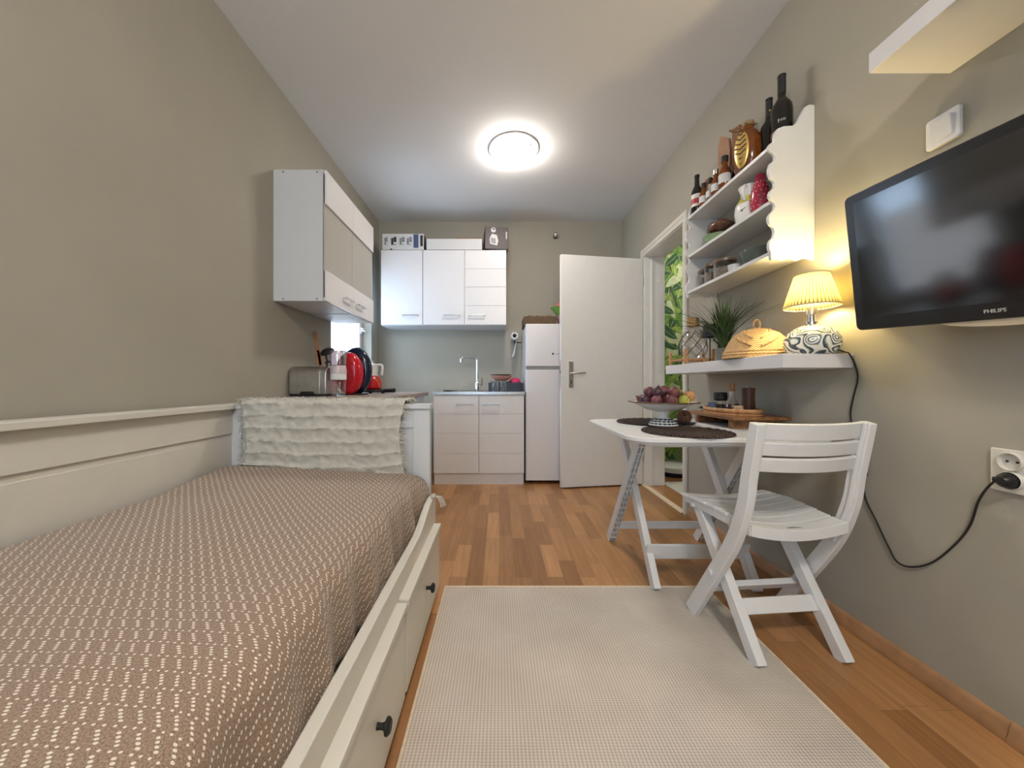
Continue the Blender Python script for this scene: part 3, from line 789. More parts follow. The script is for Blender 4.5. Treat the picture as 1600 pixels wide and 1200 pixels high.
light('table_lamp_light', 'POINT', (LX, LY, SZ+.262), 4.8, (1.0, .79, .38), .02)

# ============================================================ wall units, right wall
fs = thing('floating_shelf', 'thick white floating shelf over the table on the right wall', 'shelf', (1.16, 1.77, .98))
B().box(1.03, XR-.0005, 1.31, 2.24, .956, SZ).build('shelf_board', M['white'], fs, bev=.003, world=True)
ts = thing('wall_shelf', 'thick white box shelf high above the television', 'shelf', (1.17, .6, 1.8))
B().box(1.052, XR-.0005, .16, 1.03, 1.782, 1.838).build('shelf_board', M['white'], ts, bev=.002, world=True)

# scalloped three-tier rack
rk = thing('scalloped_shelf_rack', 'white wooden three-tier wall rack with scalloped side panels', 'shelf', (1.2, 1.8, 1.4))
RF, RW = 1.107, XR-.0005
RY0, RY1 = 1.472, 2.13
def side_poly():
    P = [(RW, 2.035), (RW-.022, 2.036), (RW-.040, 2.026), (RW-.058, 1.990), (RW-.072, 1.962), (RW-.090, 1.950), (RW-.125, 1.948), (RW-.150, 1.938), (RW-.160, 1.922), (RW-.163, 1.90), (RW-.163, 1.880)]
    z = 1.880
    def lobe(z0, z1, x0, dep, n=7):
        return [(x0 - dep*math.sin(PI*k/n), z0 + (z1-z0)*k/n) for k in range(n+1)]
    x0 = RF + .006
    for z0, z1, d in ((1.880, 1.845, .010), (1.842, 1.80, -.012), (1.80, 1.735, .008), (1.732, 1.69, -.010), (1.688, 1.650, .006), (1.645, 1.60, -.010), (1.597, 1.545, .010), (1.542, 1.49, -.008), (1.488, 1.432, .008)):
        P += lobe(z0, z1, x0 - (.006 if d > 0 else 0), d)
    P += [(RF, 1.41), (RF+.004, 1.402)]
    for a, bb in ((RF+.006, RF+.05), (RF+.05, RF+.11), (RF+.11, RW)):
        n = 6
        P += [(a+(bb-a)*k/n, 1.402+.010*math.sin(PI*k/n)) for k in range(1, n+1)]
    out = [P[0]]
    for p in P[1:]:
        if (p[0]-out[-1][0])**2+(p[1]-out[-1][1])**2 > 1e-6: out.append(p)
    return out
for y in (RY0, RY1):
    b = B(); b.prism(side_poly(), 'y', y, y+.016); b.build('side_panel', M['whitep'], rk, bev=.002, world=True, smooth=45)
SH = (1.878, 1.652, 1.442)
for z in SH:
    b = B(); b.box(RF+.004, RW, RY0+.016, RY1, z-.016, z); b.build('shelf_board', M['whitep'], rk, bev=.002, world=True)

# television on its arm
Bc = Vector((1.17, 1.185, 1.072))
U = Vector((-.018, -1, -.065)).normalized(); V = Vector((-.16, -.065, 1)); V = (V - U*V.dot(U)).normalized(); N_ = U.cross(V).normalized()
if N_.x > 0: N_ = -N_
TVM = Matrix((U, V, N_)).transposed().to_4x4(); TVM.translation = Bc
tvW, tvH = .73, .425
tv = thing('television', 'black flat television tilted down from the right wall on a bracket', 'television', Bc)
def tvb(b): b.move(T(*-Bc) @ TVM); return b
b = B(); b.prism(rrect(0, tvW, 0, tvH, .018, 5), 'z', -.035, 0); b.prism(rrect(.02, tvW-.02, .02, tvH-.02, .015, 4), 'z', -.050, -.034)
tvb(b).build('casing', mat('gloss_black_bezel', (.012, .011, .010), .22), tv, bev=.004)
b = B(); b.box(.030, tvW-.030, .040, tvH-.028, -.001, .0015)
tvb(b).build('screen', mat('tv_screen', (.008, .008, .007), .10, spec=1.0), tv)
b = B(); b.text('PHILIPS', .0125, T(.338, .020, .0006), .0004); tvb(b).build('maker_name', mat('logo_silver', (.55, .55, .52), .35), tv)
b = B(); pl = [(.22, .002)] + [(.22+.29*k/12, -.016*math.sin(PI*k/12)**.7 - .001) for k in range(1, 12)] + [(.51, .002)]
b.prism(pl, 'z', -.022, -.004); tvb(b).build('chin_strip', mat('chin_champagne', (.62, .52, .36), .3), tv, bev=.001)
b = B(); b.box(.25, .48, .12, .30, -.072, -.049); tvb(b)
b.build('mount_plate', M['dark'], tv, bev=.002)
mid = TVM @ Vector((.36, .21, -.07)); wallp = Vector((XR-.012, mid.y, mid.z))
b = B(); b.tube([mid, wallp], .016, 12); b.box(XR-.014, XR-.0005, mid.y-.06, mid.y+.06, mid.z-.09, mid.z+.09)
b.build('wall_bracket', M['dark'], tv, bev=.002, world=True)

# switch and socket
sw = thing('light_switch', 'white square light switch above the television', 'switch', (XR, 1.04, 1.632))
b = B(); b.prism(rrect(-.040, .040, -.044, .044, .008, 4), 'x', -.012, -.0003); b.build('switch_plate', M['white'], sw, bev=.003)
B().mbox(T(-.014, 0, 0) @ RY(math.radians(-4)) @ Matrix.Diagonal((.008, .052, .058, 1))).build('rocker', M['white'], sw, bev=.002)
so = thing('power_socket', 'cream double wall socket with the lamp plug in its lower outlet', 'socket', (XR, .898, .680))
b = B(); b.prism(rrect(-.042, .042, -.054, .054, .003, 3), 'x', -.009, -.0003)
b.build('socket_plate', M['cream'], so, bev=.002)
for z in (.025, -.022):
    b = B(); b.lathe([(.0205, .011), (.0215, .0125), (.0225, .011), (.0225, 0), (0, 0), (0, .002), (.0195, .002), (.0205, .011)], n=28)
    b.m(1).ball((-.009, 0, .003), .0028); b.ball((.009, 0, .003), .0028); b.move(T(-.008, 0, z) @ RY(-PI/2) @ RZ(PI/2)); b.build('outlet', [M['cream'], M['black']], so)
WX = XR-.008
def onwall(x, y, off=.008):
    X = XR-off; Y = X*F/(x-VX); return Vector((X, Y, H-(y-VY)/F*Y))
cd = thing('lamp_cord', 'black cord running from the table lamp down the wall to the socket', 'cord', (XR, 1.2, .7))
def smooth_pts(P, n=8):
    P = [Vector(p) for p in P]; Q = [P[0]*2-P[1]] + P + [P[-1]*2-P[-2]]; out = []
    for i in range(1, len(Q)-2):
        for k in range(n):
            t = k/n; a, b_, c, d = Q[i-1:i+3]; out.append(.5*((2*b_)+(c-a)*t+(2*a-5*b_+4*c-d)*t*t+(3*b_-a-3*c+d)*t**3))
    return out + [P[-1]]
pts = [(LX+.02, LY-.085, SZ+.012), (LX+.045, 1.288, SZ+.004), onwall(1327, 553, .03), onwall(1336, 570, .012), onwall(1340, 592), onwall(1333, 622), onwall(1329, 650), onwall(1337, 685), onwall(1347, 722), onwall(1349, 745), onwall(1352, 778), onwall(1368, 812), onwall(1388, 854), onwall(1402, 878), onwall(1425, 886), onwall(1458, 878), onwall(1495, 848), onwall(1516, 820), onwall(1528, 785), onwall(1541, 764, .015), (XR-.040, .905, .660)]
B().tube(smooth_pts(pts), .0027, 8).build('cable', M['dark'], cd, world=True)
c0 = onwall(1348, 730, .012); b = B(); b.mbox(T(*c0) @ RX(math.radians(-8)) @ Matrix.Diagonal((.016, .020, .062, 1))); b.build('inline_switch', M['dark'], cd, bev=.005, world=True)
b = B(); b.lathe([(0, 0), (.018, 0), (.019, .010), (.016, .022), (.010, .030), (0, .032)], n=20); b.move(T(XR-.012, .898, .658) @ RY(-PI/2)); b.tube([(XR-.030, .898, .658), (XR-.042, .912, .660)], [.011, .005], 10)
b.build('plug', M['dark'], cd, world=True)

# ============================================================ things on the floating shelf
wd = thing('wicker_food_cover', 'golden wicker dome food cover with a loop handle', 'food cover', (1.14, 1.60, SZ))
b = B(); b.lathe([(.128, 0), (.136, .004), (.131, .012), (.134, .018), (.128, .026), (.130, .031), (.124, .038), (.116, .058), (.103, .084), (.082, .109), (.052, .127), (.02, .134), (0, .135)], n=56)
b.build('cover', M['wicker'], wd)
b = B()
for k in range(2):   # braided chevrons
    for sgn in (1, -1):
        pts = []
        for i in range(15):
            t_ = i/14; ph = math.radians(235 + sgn*8) + sgn*math.radians(38)*t_; z = .050 + .055*k*.6 + .040*t_
            r = .1165*math.sqrt(max(0, 1-(z/.138)**2))*1.10+.003; pts.append((math.cos(ph)*r, math.sin(ph)*r, z))
        b.tube(pts, .005, 6)
b.build('braid', M['wicker'], wd)
b = B(); b.tube([(.012*math.sin(k*PI/8), 0, .152 - .020*math.cos(k*PI/8)) for k in range(16)], .0042, 8, closed=True); b.move(RZ(math.radians(-35)))
b.build('loop_handle', M['wicker'], wd)

# grass plant
gp = thing('potted_grass', 'spiky green artificial grass in a small glass pot behind the wicker dome', 'plant', (1.155, 1.86, SZ))
B().lathe([(0, 0), (.030, 0), (.036, .03), (.040, .072), (.037, .072), (.032, .01), (0, .01)], n=24).build('pot', mat('smoky_pot', (.20, .20, .19), .1, .3), gp)
b = B(); rnd = random.Random(11)
for k in range(150):
    a = rnd.uniform(0, 2*PI); lean = rnd.uniform(.10, 1.25)**.7; L = rnd.uniform(.20, .36); wd_ = rnd.uniform(.004, .0065)
    bx, by = rnd.uniform(-.015, .015), rnd.uniform(-.015, .015)
    if math.cos(a) > .5: lean *= .45
    pv = None
    for i in range(8):
        t_ = i/7; hr = lean*L*(t_**1.6)*.85; zz = .045 + L*(t_ - .42*lean*t_**2.2)
        x = bx + math.cos(a)*hr; y = by + math.sin(a)*hr; x = min(x, XR-1.155-.01)
        ww = wd_*(1-t_**2)+.0002; px, py = -math.sin(a)*ww, math.cos(a)*ww
        cur = (b.bm.verts.new((x-px, y-py, zz)), b.bm.verts.new((x, y, zz-.001)), b.bm.verts.new((x+px, y+py, zz)))
        if pv:
            b.bm.faces.new((pv[0], pv[1], cur[1], cur[0])); b.bm.faces.new((pv[1], pv[2], cur[2], cur[1]))
        pv = cur
g = b.build('grass_blades', mat('grass_green', (.045, .085, .022), .5, noise_amt=.5, noise_scale=30), gp, recalc=False); g['kind'] = 'stuff'

# miniature black shade lamp / candle holder
bl = thing('candle_lamp', 'small black tealight lamp with a thin stem and conical shade', 'candle lamp', (1.125, 1.93, SZ))
b = B(); b.lathe([(0, 0), (.026, 0), (.026, .004), (.003, .007), (.003, .145), (0, .145)], n=20); b.build('stem', M['black'], bl)
B().lathe([(.041, .138), (.030, .205), (.029, .205), (.039, .138), (.041, .138)], n=28).build('shade', M['black'], bl)

# netted bottle on a wooden stand
st = thing('bamboo_rack', 'low pale wooden dowel rack at the far end of the floating shelf', 'rack', (1.12, 2.13, SZ))
for x, y in ((1.045, 2.205), (1.045, 2.03), (1.245, 2.205), (1.20, 2.03)):
    B().box(x-.007, x+.007, y-.007, y+.007, SZ, SZ+.078 if y > 2.1 else SZ+.085).build('post', M['woodb'], st, bev=.0015, world=True)
for p, q in (((1.045, 2.205), (1.045, 2.03)), ((1.245, 2.205), (1.20, 2.03)), ((1.045, 2.03), (1.20, 2.03)), ((1.045, 2.205), (1.245, 2.205))):
    B().beam((*p, SZ+.028), (*q, SZ+.028), .010, .010, (0, 0, 1)).build('rail', M['woodb'], st, bev=.001, world=True)
nb = thing('netted_bottle', 'round clear glass bottle in a rope net with wicker lid, on the rack', 'bottle', (1.135, 2.115, SZ+.035))
prof = [(0, 0), (.045, .002), (.066, .03), (.074, .07), (.068, .115), (.048, .150), (.034, .165), (.032, .185)]
B().lathe(prof, n=32).build('glass_body', M['glass'], nb)
b = B()
def pr(z):
    for (r0, z0), (r1, z1) in zip(prof, prof[1:]):
        if z0 <= z <= z1: return r0+(r1-r0)*(z-z0)/(z1-z0)
    return .032
for sgn in (1, -1):
    for k in range(7):
        b.tube([((pr(.012+.150*i/14)+.0012)*math.cos(k*2*PI/7+sgn*i/14*1.8), (pr(.012+.150*i/14)+.0012)*math.sin(k*2*PI/7+sgn*i/14*1.8), .012+.150*i/14) for i in range(15)], .0016, 5)
b.build('rope_net', mat('jute_rope', (.16, .11, .06), .9), nb)
b = B(); b.lathe([(0, .187), (.034, .187), (.038, .192), (.033, .240), (0, .243)], n=4); b.build('wicker_lid', mat('lid_wicker', (.33, .19, .08), .8, noise_amt=.6, noise_scale=90, bump=1, bump_scale=150), nb, smooth=20)
b = B()
for z in (.20, .214, .228): b.tube([((.038-.1*(z-.192))*math.cos(a*PI/2)*1.02, (.038-.1*(z-.192))*math.sin(a*PI/2)*1.02, z) for a in range(4)], .0028, 5, closed=True)
b.build('lid_cord', M['wicker'], nb)

# ============================================================ things on the rack
def onrack(x, y, Xc):              # place by where it stands along the rack
    Y = Xc*F/(x-VX); return Y
def bottle(name, label, cat, loc, prof, m, parts=(), group=None, n=24, sx=1, sy=1):
    t = thing(name, label, cat, loc, 0, group)
    B().lathe(prof, n=n, sx=sx, sy=sy).build('body', m, t)
    for nm, pf, mm in parts: B().lathe(pf, n=n, sx=sx, sy=sy).build(nm, mm, t)
    return t
z0 = SH[0]
wine = [(0, 0), (.036, 0), (.039, .004), (.039, .19), (.036, .212), (.022, .236), (.0145, .25), (.0145, .33), (.0155, .332), (.0155, .342), (0, .342)]
t = bottle('wine_bottle', 'tall dark wine bottle nearest the scalloped side panel', 'bottle', (1.215, 1.555, z0), wine, M['bottle'],
  (('foil', [(.0152, .262), (.0152, .338), (.016, .339), (.016, .345), (0, .345)], M['black']),
   ('label', [(.0396, .075), (.0396, .10)], mat('label_red', (.10, .012, .010), .5))))
b = B()
for k, (a, h) in enumerate(((-9, .016), (-4, .009), (1, .009), (6, .010), (11, .009), (16, .009))):
    an = math.radians(228+a*1.4); b.mbox(T(.0394*math.cos(an), .0394*math.sin(an), .135) @ RZ(an) @ Matrix.Diagonal((.0006, .0016 if k % 2 else .0034, h, 1)))
b.build('label_print', mat('label_ink', (.40, .38, .35), .5), t)
t = bottle('wine_bottle', 'dark wine bottle standing behind the amber jug', 'bottle', (1.235, 1.655, z0), [(r*.88, z*.93) for r, z in wine], M['bottle'],
  (('foil', [(.0136, .235), (.0136, .315), (.0145, .316), (.0145, .322), (0, .322)], M['black']),))
b = B(); b.ball((-.006, -.0135, .262), .0045, (1, .3, 1)); b.build('seal', M['gold'], t)
# amber jug
aj = thing('amber_jug', 'squat amber glass jug with golden leaf relief and cork', 'jug', (1.185, 1.722, z0))
B().lathe([(0, 0), (.035, 0), (.048, .012), (.064, .05), (.070, .105), (.066, .155), (.050, .198), (.034, .218), (.025, .226), (.024, .236), (.028, .240), (0, .241)], n=32, sx=.85, sy=1).build('body', M['amberliq'], aj)
B().lathe([(0, .238), (.023, .238), (.027, .248), (.025, .262), (.014, .270), (0, .272)], n=20).build('cork', mat('cork', (.32, .23, .12), .9, noise_amt=.3, noise_scale=60), aj)
b = B(); b.tube([(.03*math.cos(k*PI/14), -.02, .245) for k in range(15)], .002, 5); b.tube(smooth_pts([(0, .026, .243), (-.035, .04, .246), (-.070, .03, .247), (-.04, .005, .242), (0, -.024, .243)]), .0022, 6)
b.build('wire_clasp', mat('old_brass', (.22, .13, .05), .5, .6), aj)
b = B()
b.ball((0, 0, 0), 1, (.010, .034, .085), 18, 12); b.m(1)
for k in range(-6, 7, 2):
    for sg in (1, -1): b.beam((.0095*math.cos(k/7.5*1.3), 0, k*.011), (.0065*math.cos(k/7.5*1.3), sg*.026*math.cos(k/7.5*1.4), k*.011+.014), .004, .006)
an = math.radians(206); b.move(T(.056*math.cos(an), .064*math.sin(an), .115) @ RZ(an)); b.build('leaf_relief', [M['gold'], M['woodc']], aj)
# small bottles and paper bags at the far end
sb = [(0, 0), (.021, 0), (.023, .004), (.023, .07), (.012, .092), (.010, .12), (.012, .122), (.012, .134), (0, .134)]
bottle('liquor_bottle', 'dark slim bottle with red and white label, farthest on the top tier', 'bottle', (1.135, 2.075, z0),
   [(0, 0), (.028, 0), (.029, .004), (.029, .12), (.014, .155), (.012, .20), (.014, .202), (.014, .215), (0, .215)], M['bottle'],
   (('label', [(.0294, .03), (.0294, .10)], mat('label_white', (.72, .68, .64), .5)), ('badge', [(.0297, .045), (.0297, .075)], mat('label_crimson', (.35, .02, .03), .5))))
for (x, y, s, m_, lab) in ((1.133, 2.005, .95, M['amberliq'], 'small brown spirit bottle beside the beer bottle, white stripe label'),
                       (1.135, 1.945, .9, M['glass'], 'small clear spirit bottle, third from the far end of the top tier'),
                       (1.130, 1.885, .98, M['amberliq'], 'small round amber bottle with silver collar on the top tier'),
                       (1.135, 1.82, 1.2, M['amberliq'], 'largest miniature brown bottle, next to the amber jug')):
    t = bottle('miniature_bottle', lab, 'bottle', (x, y, z0), [(r*s, z*s) for r, z in sb], m_,
      (('cap', [(.013*s, .112*s), (.0135*s, .136*s), (0, .137*s)], M['black'] if s != .98 else M['steel']), ('label', [(.0234*s, .02*s), (.0234*s, .058*s)], M['paper'])), group=None)
bottle('vinegar_bottle', 'taller black-capped dark bottle between the paper bag and the jug', 'bottle', (1.20, 1.82, z0), [(r*.75, z*.62) for r, z in wine], M['bottle'])
bag = mat('kraft_paper', (.36, .20, .12), .8, noise_amt=.15); bagd = mat('kraft_paper_dark', (.20, .085, .04), .7, noise_amt=.15)
b = B(); b.prism([(-.028, 0), (.028, 0), (.034, .30), (.020, .36), (-.026, .325), (-.032, .26)], 'x', -.012, .012); b.move(RZ(math.radians(25)))
o = b.build('paper_bag', bag, bev=.003); o.location = (1.215, 1.945, z0); tag(o, 'tall tan paper gift bag behind the miniature bottles', 'bag')
b = B(); b.box(-.02, .02, -.022, .022, 0, .34); b.move(RZ(math.radians(18)))
o = b.build('gift_box', bagd, bev=.002); o.location = (1.235, 1.865, z0); tag(o, 'narrow dark brown gift box next to the tan bag', 'box')
b = B()
for k in range(3): b.tube(smooth_pts([(0, 0, .15), (-.01, .03+.01*k, .19), (-.02-.005*k, .045, .16), (-.015, .05, .115)]), .007, 6)
b.tube([(0, 0, 0), (0, 0, .15)], .006, 8); o = b.build('dried_stem', bagd, smooth=60); o.location = (1.21, 2.03, z0); tag(o, 'drooping dried brown leaves behind the beer bottle', 'dried plant')

z1 = SH[1]
bottle('spotted_vase', 'crimson vase with small white dots on the middle tier', 'vase', (1.180, 1.635, z1),
   [(0, 0), (.028, 0), (.034, .02), (.040, .07), (.034, .12), (.022, .16), (.018, .19), (0, .19)], mat('crimson_glaze', (.42, .03, .06), .2), ())
vs = [o for o in bpy.data.objects if o.name.startswith('spotted_vase')][0]
b = B()
for r in range(7):
    for k in range(12):
        z = .02 + r*.022; pf = [(0, .028), (.02, .034), (.07, .040), (.12, .034), (.16, .022), (.19, .018)]
        for (za, ra), (zb, rb) in zip(pf, pf[1:]):
            if za <= z <= zb: rr = ra+(rb-ra)*(z-za)/(zb-za)
        a = (k + .5*(r % 2))*PI/6; b.ball((rr*math.cos(a), rr*math.sin(a), z), .0024, (1, 1, 1), 6, 4)
pd = b.build('dots', M['paper'], vs); pd['kind'] = 'stuff'
jg = bottle('milk_jug', 'white ceramic jug with yellow shoulder and dark leaf motif', 'jug', (1.185, 1.715, z1),
   [(0, 0), (.040, 0), (.052, .015), (.060, .055), (.056, .09), (.040, .118), (.033, .128), (.034, .150), (.044, .178), (.041, .178), (.030, .150), (0, .145)], M['ceramic'],
   (('yellow_band', [(.0568, .092), (.0405, .1195), (.034, .129)], mat('yellow_glaze', (.62, .60, .12), .2)),), n=32)
b = B(); b.tube(smooth_pts([(-.030, -.022, .172), (-.050, -.040, .160), (-.060, -.046, .125), (-.046, -.036, .100)]), .0075, 8); b.build('handle', M['ceramic'], jg)
b = B()
for k in range(9): b.ball((-.058*math.cos(k*.09)*1.0, -.004-.058*math.sin(k*.09-.2)*1.0, .055+.012*math.sin(k*.35)), .007, (.3, 1, .6), 8, 5)
b.move(RZ(math.radians(35))); b.build('leaf_motif', mat('motif_dark', (.03, .05, .02), .3), jg)
bottle('green_bowl', 'pale green glass bowl under the brown packet on the middle tier', 'bowl', (1.195, 1.985, z1), [(0, 0), (.028, 0), (.034, .012), (.062, .045), (.070, .055), (.066, .055), (.03, .014), (0, .012)], mat('green_glaze', (.28, .42, .22), .15), ())
b = B(); rnd = random.Random(5)
b.grid(lambda u, v: (.06*math.cos(u*2*PI)*math.sin(v*PI)*(1+.15*noise.noise(Vector((u*9, v*7, 0)))), .075*math.sin(u*2*PI)*math.sin(v*PI)*(1+.2*noise.noise(Vector((u*8, v*5, 3)))), .042-.036*math.cos(v*PI)*(1+.3*noise.noise(Vector((u*7, v*6, 1))))), 30, 16)
o = b.build('snack_packet', mat('brown_foil', (.10, .042, .028), .22, noise_amt=.7, noise_scale=30, bump=.8, bump_scale=40), smooth=40); o.location = (1.20, 1.965, z1+.052); tag(o, 'crumpled brown cellophane packet lying in the green bowl', 'packet')
b = B(); b.lathe([(0, 0), (.02, 0), (.055, .012), (.054, .015), (0, .008)], n=28); o = b.build('saucer', M['ceramic']); o.location = (1.20, 2.07, z1); tag(o, 'small white saucer at the far end of the middle tier', 'saucer')

z2 = SH[2]
jar_m = M['glass']; lidm = mat('brown_lid', (.15, .10, .07), .35)
for x, y, r, h, lab in ((1.165, 2.065, .026, .085, 'small glass jar with printed front, farthest on the lowest tier'),
                        (1.160, 1.985, .030, .095, 'glass jar with thin brown lid, between the printed jar and the widest jar'),
                        (1.175, 1.885, .052, .085, 'widest glass jar with brown lid on the lowest tier')):
    t = thing('storage_jar', lab, 'jar', (x, y, z2))
    B().lathe([(0, 0), (r, 0), (r, h), (r*.9, h+.004)], n=28).build('jar_glass', jar_m, t)
    B().lathe([(r*.98, h), (r*1.04, h+.001), (r*1.04, h+.014), (r*.9, h+.019), (0, h+.019)], n=28).build('lid', lidm, t)
    B().lathe([(0, .003), (r*.93, .003), (r*.93, h*.65), (0, h*.68)], n=20).build('contents', mat('jar_filling', (.16, .13, .11), .8, noise_amt=.3, noise_scale=80), t)
bottle('glass_bowl', 'green-grey glass bowl nearest the near side panel on the lowest tier', 'bowl', (1.20, 1.68, z2), [(0, 0), (.035, 0), (.060, .03), (.072, .075), (.069, .075), (.057, .032), (0, .006)], mat('smoked_green_glass', (.22, .27, .22), .1, Transmission_Weight=.6), (), n=32)
bottle('glass_cup', 'small glass cup beside the green-grey bowl on the lowest tier', 'cup', (1.145, 1.765, z2), [(0, 0), (.022, 0), (.027, .035), (.025, .035), (.02, .004), (0, .004)], mat('milk_glass', (.6, .6, .58), .15), ())

# ============================================================ on the table
TZ = .70
for (x, y, lab) in ((.760, 1.470, 'dark brown round woven placemat at the near edge of the table'), (.775, 1.835, 'dark brown round woven placemat at the far side of the table')):
    b = B(); b.lathe([(0, 0), (.166, 0), (.171, .004), (.165, .009), (.12, .0085), (.06, .009), (0, .0085)], n=160)
    for v in b.bm.verts:
        rr = math.hypot(v.co.x, v.co.y)
        if rr > .15: q = 1+.010*math.sin(math.atan2(v.co.y, v.co.x)*52); v.co.x *= q; v.co.y *= q; v.co.z += .0012*math.sin(math.atan2(v.co.y, v.co.x)*26)*(v.co.z > .002)
    o = b.build('placemat', M['mat'], bev=.0); o.location = (x, y, TZ); tag(o, lab, 'placemat', 'woven placemats')
fb = thing('footed_fruit_bowl', 'white enamel footed fruit bowl with a patterned base', 'bowl', (.755, 1.665, TZ+.0095))
b = B(); b.lathe([(0, .030), (.018, .032), (.022, .05), (.030, .062), (.075, .072), (.115, .092), (.128, .100), (.150, .104), (.150, .107), (.126, .104), (.10, .092), (.06, .080), (0, .076)], n=48); b.build('bowl', M['ceramic'], fb)
b = B(); b.tube([(.150*math.cos(k*PI/24), .150*math.sin(k*PI/24), .1055) for k in range(48)], .0028, 6, closed=True); b.build('rim', mat('bronze_rim', (.16, .09, .05), .4, .6), fb)
b = B(); b.lathe([(0, 0), (.064, 0), (.064, .003), (.052, .018), (.026, .034), (0, .036)], n=40); ft = b.build('foot', M['ceramic'], fb)
b = B()
for r_, z_, n_ in ((.0600, .0075, 20), (.0525, .0178, 18), (.0400, .0262, 14)):
    for k in range(n_):
        a = (k+.5*(n_ == 18))*2*PI/n_; b.mbox(T(r_*math.cos(a), r_*math.sin(a), z_+.0006) @ RZ(a) @ RY(math.radians(48)) @ Matrix.Diagonal((.0076, 1.6*PI*r_/n_, .0014, 1)))
b.build('blue_pattern', mat('ink_blue', (.015, .03, .05), .3), ft)['kind'] = 'stuff'
# fruit
figm = mat('fig_skin', (.13, .035, .045), .45, noise_amt=.6, noise_scale=30); figd = mat('fig_skin_dark', (.055, .018, .035), .45, noise_amt=.6, noise_scale=30)
grm = mat('green_fig_skin', (.33, .34, .06), .4, noise_amt=.3, noise_scale=25); brm = mat('brown_pear_skin', (.36, .17, .07), .35, noise_amt=.35, noise_scale=18)
def fruit_proto(m_, label, r=.030):
    t = thing('fig', label, 'fruit', (0, 0, 0), 0, 'figs in the footed bowl')
    B().lathe([(0, -r), (r*.6, -r*.82), (r*.97, -r*.25), (r, .1*r), (r*.8, .62*r), (r*.42, .95*r), (r*.18, 1.2*r), (0, 1.24*r)], n=16).build('skin', m_, t, smooth=80)
    B().tube([(0, 0, r*1.18), (r*.08, 0, r*1.4)], r*.09, 6).build('stem', M['woodc'], t)
    return t
rnd = random.Random(9)
spots = []
for k in range(9):
    if k in (0, 8): continue
    a = math.radians(-12+40*k); spots.append((.090*math.cos(a), .090*math.sin(a), .114, k % 4 == 1))
for k in range(4):
    a = math.radians(20+90*k); spots.append((.037*math.cos(a), .037*math.sin(a), .107, k == 2))
for k in range(5):
    if k == 0: continue
    a = math.radians(5+72*k); spots.append((.060*math.cos(a), .060*math.sin(a), .150, k == 3))
spots.append((0, 0, .156, 0))
fp = [fruit_proto(figm, 'purple fig heaped in the footed bowl', .0245), fruit_proto(figd, 'very dark plum-coloured fig heaped in the footed bowl', .0245)]
used = [False, False]
for x, y, z, k in spots:
    k = int(k); loc = (.755+x, 1.665+y, TZ+.009+z); e = (rnd.uniform(-1.3, 1.3), rnd.uniform(-1.3, 1.3), rnd.uniform(0, 6))
    o = fp[k] if not used[k] else dup(fp[k], loc); used[k] = True
    o.location = loc; o.rotation_euler = e
    q = rnd.uniform(.90, 1.06); o.scale = (q, q, q*rnd.uniform(.95, 1.1))
gfp = fruit_proto(grm, 'yellow-green fig among the purple ones, left of the brown apple', .0235); gfp.location = (.755+.056, 1.665-.075, TZ+.125); gfp.rotation_euler = (.9, .5, 0)
g2 = dup(gfp, (.755+.060, 1.665+.005, TZ+.159), 1, 'dull green fig at the top right of the heap'); g2.rotation_euler = (-.5, .8, 1)
ap = thing('apple', 'shiny brown-yellow apple at the right rim of the footed bowl', 'fruit', (.755+.105, 1.665-.020, TZ+.140))
B().lathe([(0, -.020), (.010, -.024), (.024, -.015), (.0285, .002), (.024, .018), (.010, .025), (.003, .020), (0, .019)], n=20).build('skin', brm, ap, smooth=80)
B().tube([(0, 0, .018), (.003, 0, .032)], .0012, 6).build('stem', M['woodc'], ap)
# knobbly dried ball on a dark saucer
db = thing('rattan_ball', 'knobbly brown rattan ball between the fruit bowl and the wooden tray', 'ornament', (.893, 1.745, TZ))
b = B(); rnd = random.Random(2)
for k in range(26):
    ax = Vector((rnd.uniform(-1, 1), rnd.uniform(-1, 1), rnd.uniform(-1, 1))).normalized(); u_ = ax.orthogonal().normalized(); v_ = ax.cross(u_); r = .028+.003*rnd.random()
    b.tube([u_*r*math.cos(i*PI/9) + v_*r*math.sin(i*PI/9) + Vector((0, 0, .036)) for i in range(18)], .0032, 5, closed=True)
b.build('woven_strands', mat('rattan_brown', (.20, .085, .04), .7, noise_amt=.5, noise_scale=50), db)
o = B().lathe([(0, 0), (.035, 0), (.052, .010), (.050, .012), (.03, .004), (0, .004)], n=28).build('saucer', M['dark']); o.location = (.893, 1.745, TZ); tag(o, 'dark saucer under the knobbly rattan ball', 'saucer')
db.location.z = TZ + .002

# raised acacia board with things on it
rb_ = thing('raised_serving_board', 'dark wooden raised serving board at the wall end of the table', 'board', (1.13, 1.70, TZ))
B().box(1.00, 1.255, 1.545, 1.93, TZ+.040, TZ+.056).build('board', M['wooda'], rb_, bev=.005, world=True)
for y in (1.60, 1.87): B().box(1.02, 1.24, y-.012, y+.012, TZ, TZ+.040).build('foot', M['wooda'], rb_, bev=.003, world=True)
BZ = TZ+.056
tr = thing('wooden_tray', 'light oval wooden tray with handle standing on the dark raised board', 'tray', (1.115, 1.735, BZ))
ov = [(.098*math.cos(k*PI/20), .165*math.sin(k*PI/20)) for k in range(40)]
b = B(); b.prism(ov, 'z', 0, .010); b.build('tray_floor', M['woodb'], tr, bev=.002, smooth=50)
b = B(); b.grid(lambda u, v: (lambda a, s: (.098*s*math.cos(a), .165*s*math.sin(a), .008+v*.020))(u*2*PI, 1+.03*v), 48, 2); bmesh.ops.remove_doubles(b.bm, verts=b.bm.verts, dist=1e-5)
b.build('tray_rim', M['woodb'], tr, smooth=60, solid=.007)
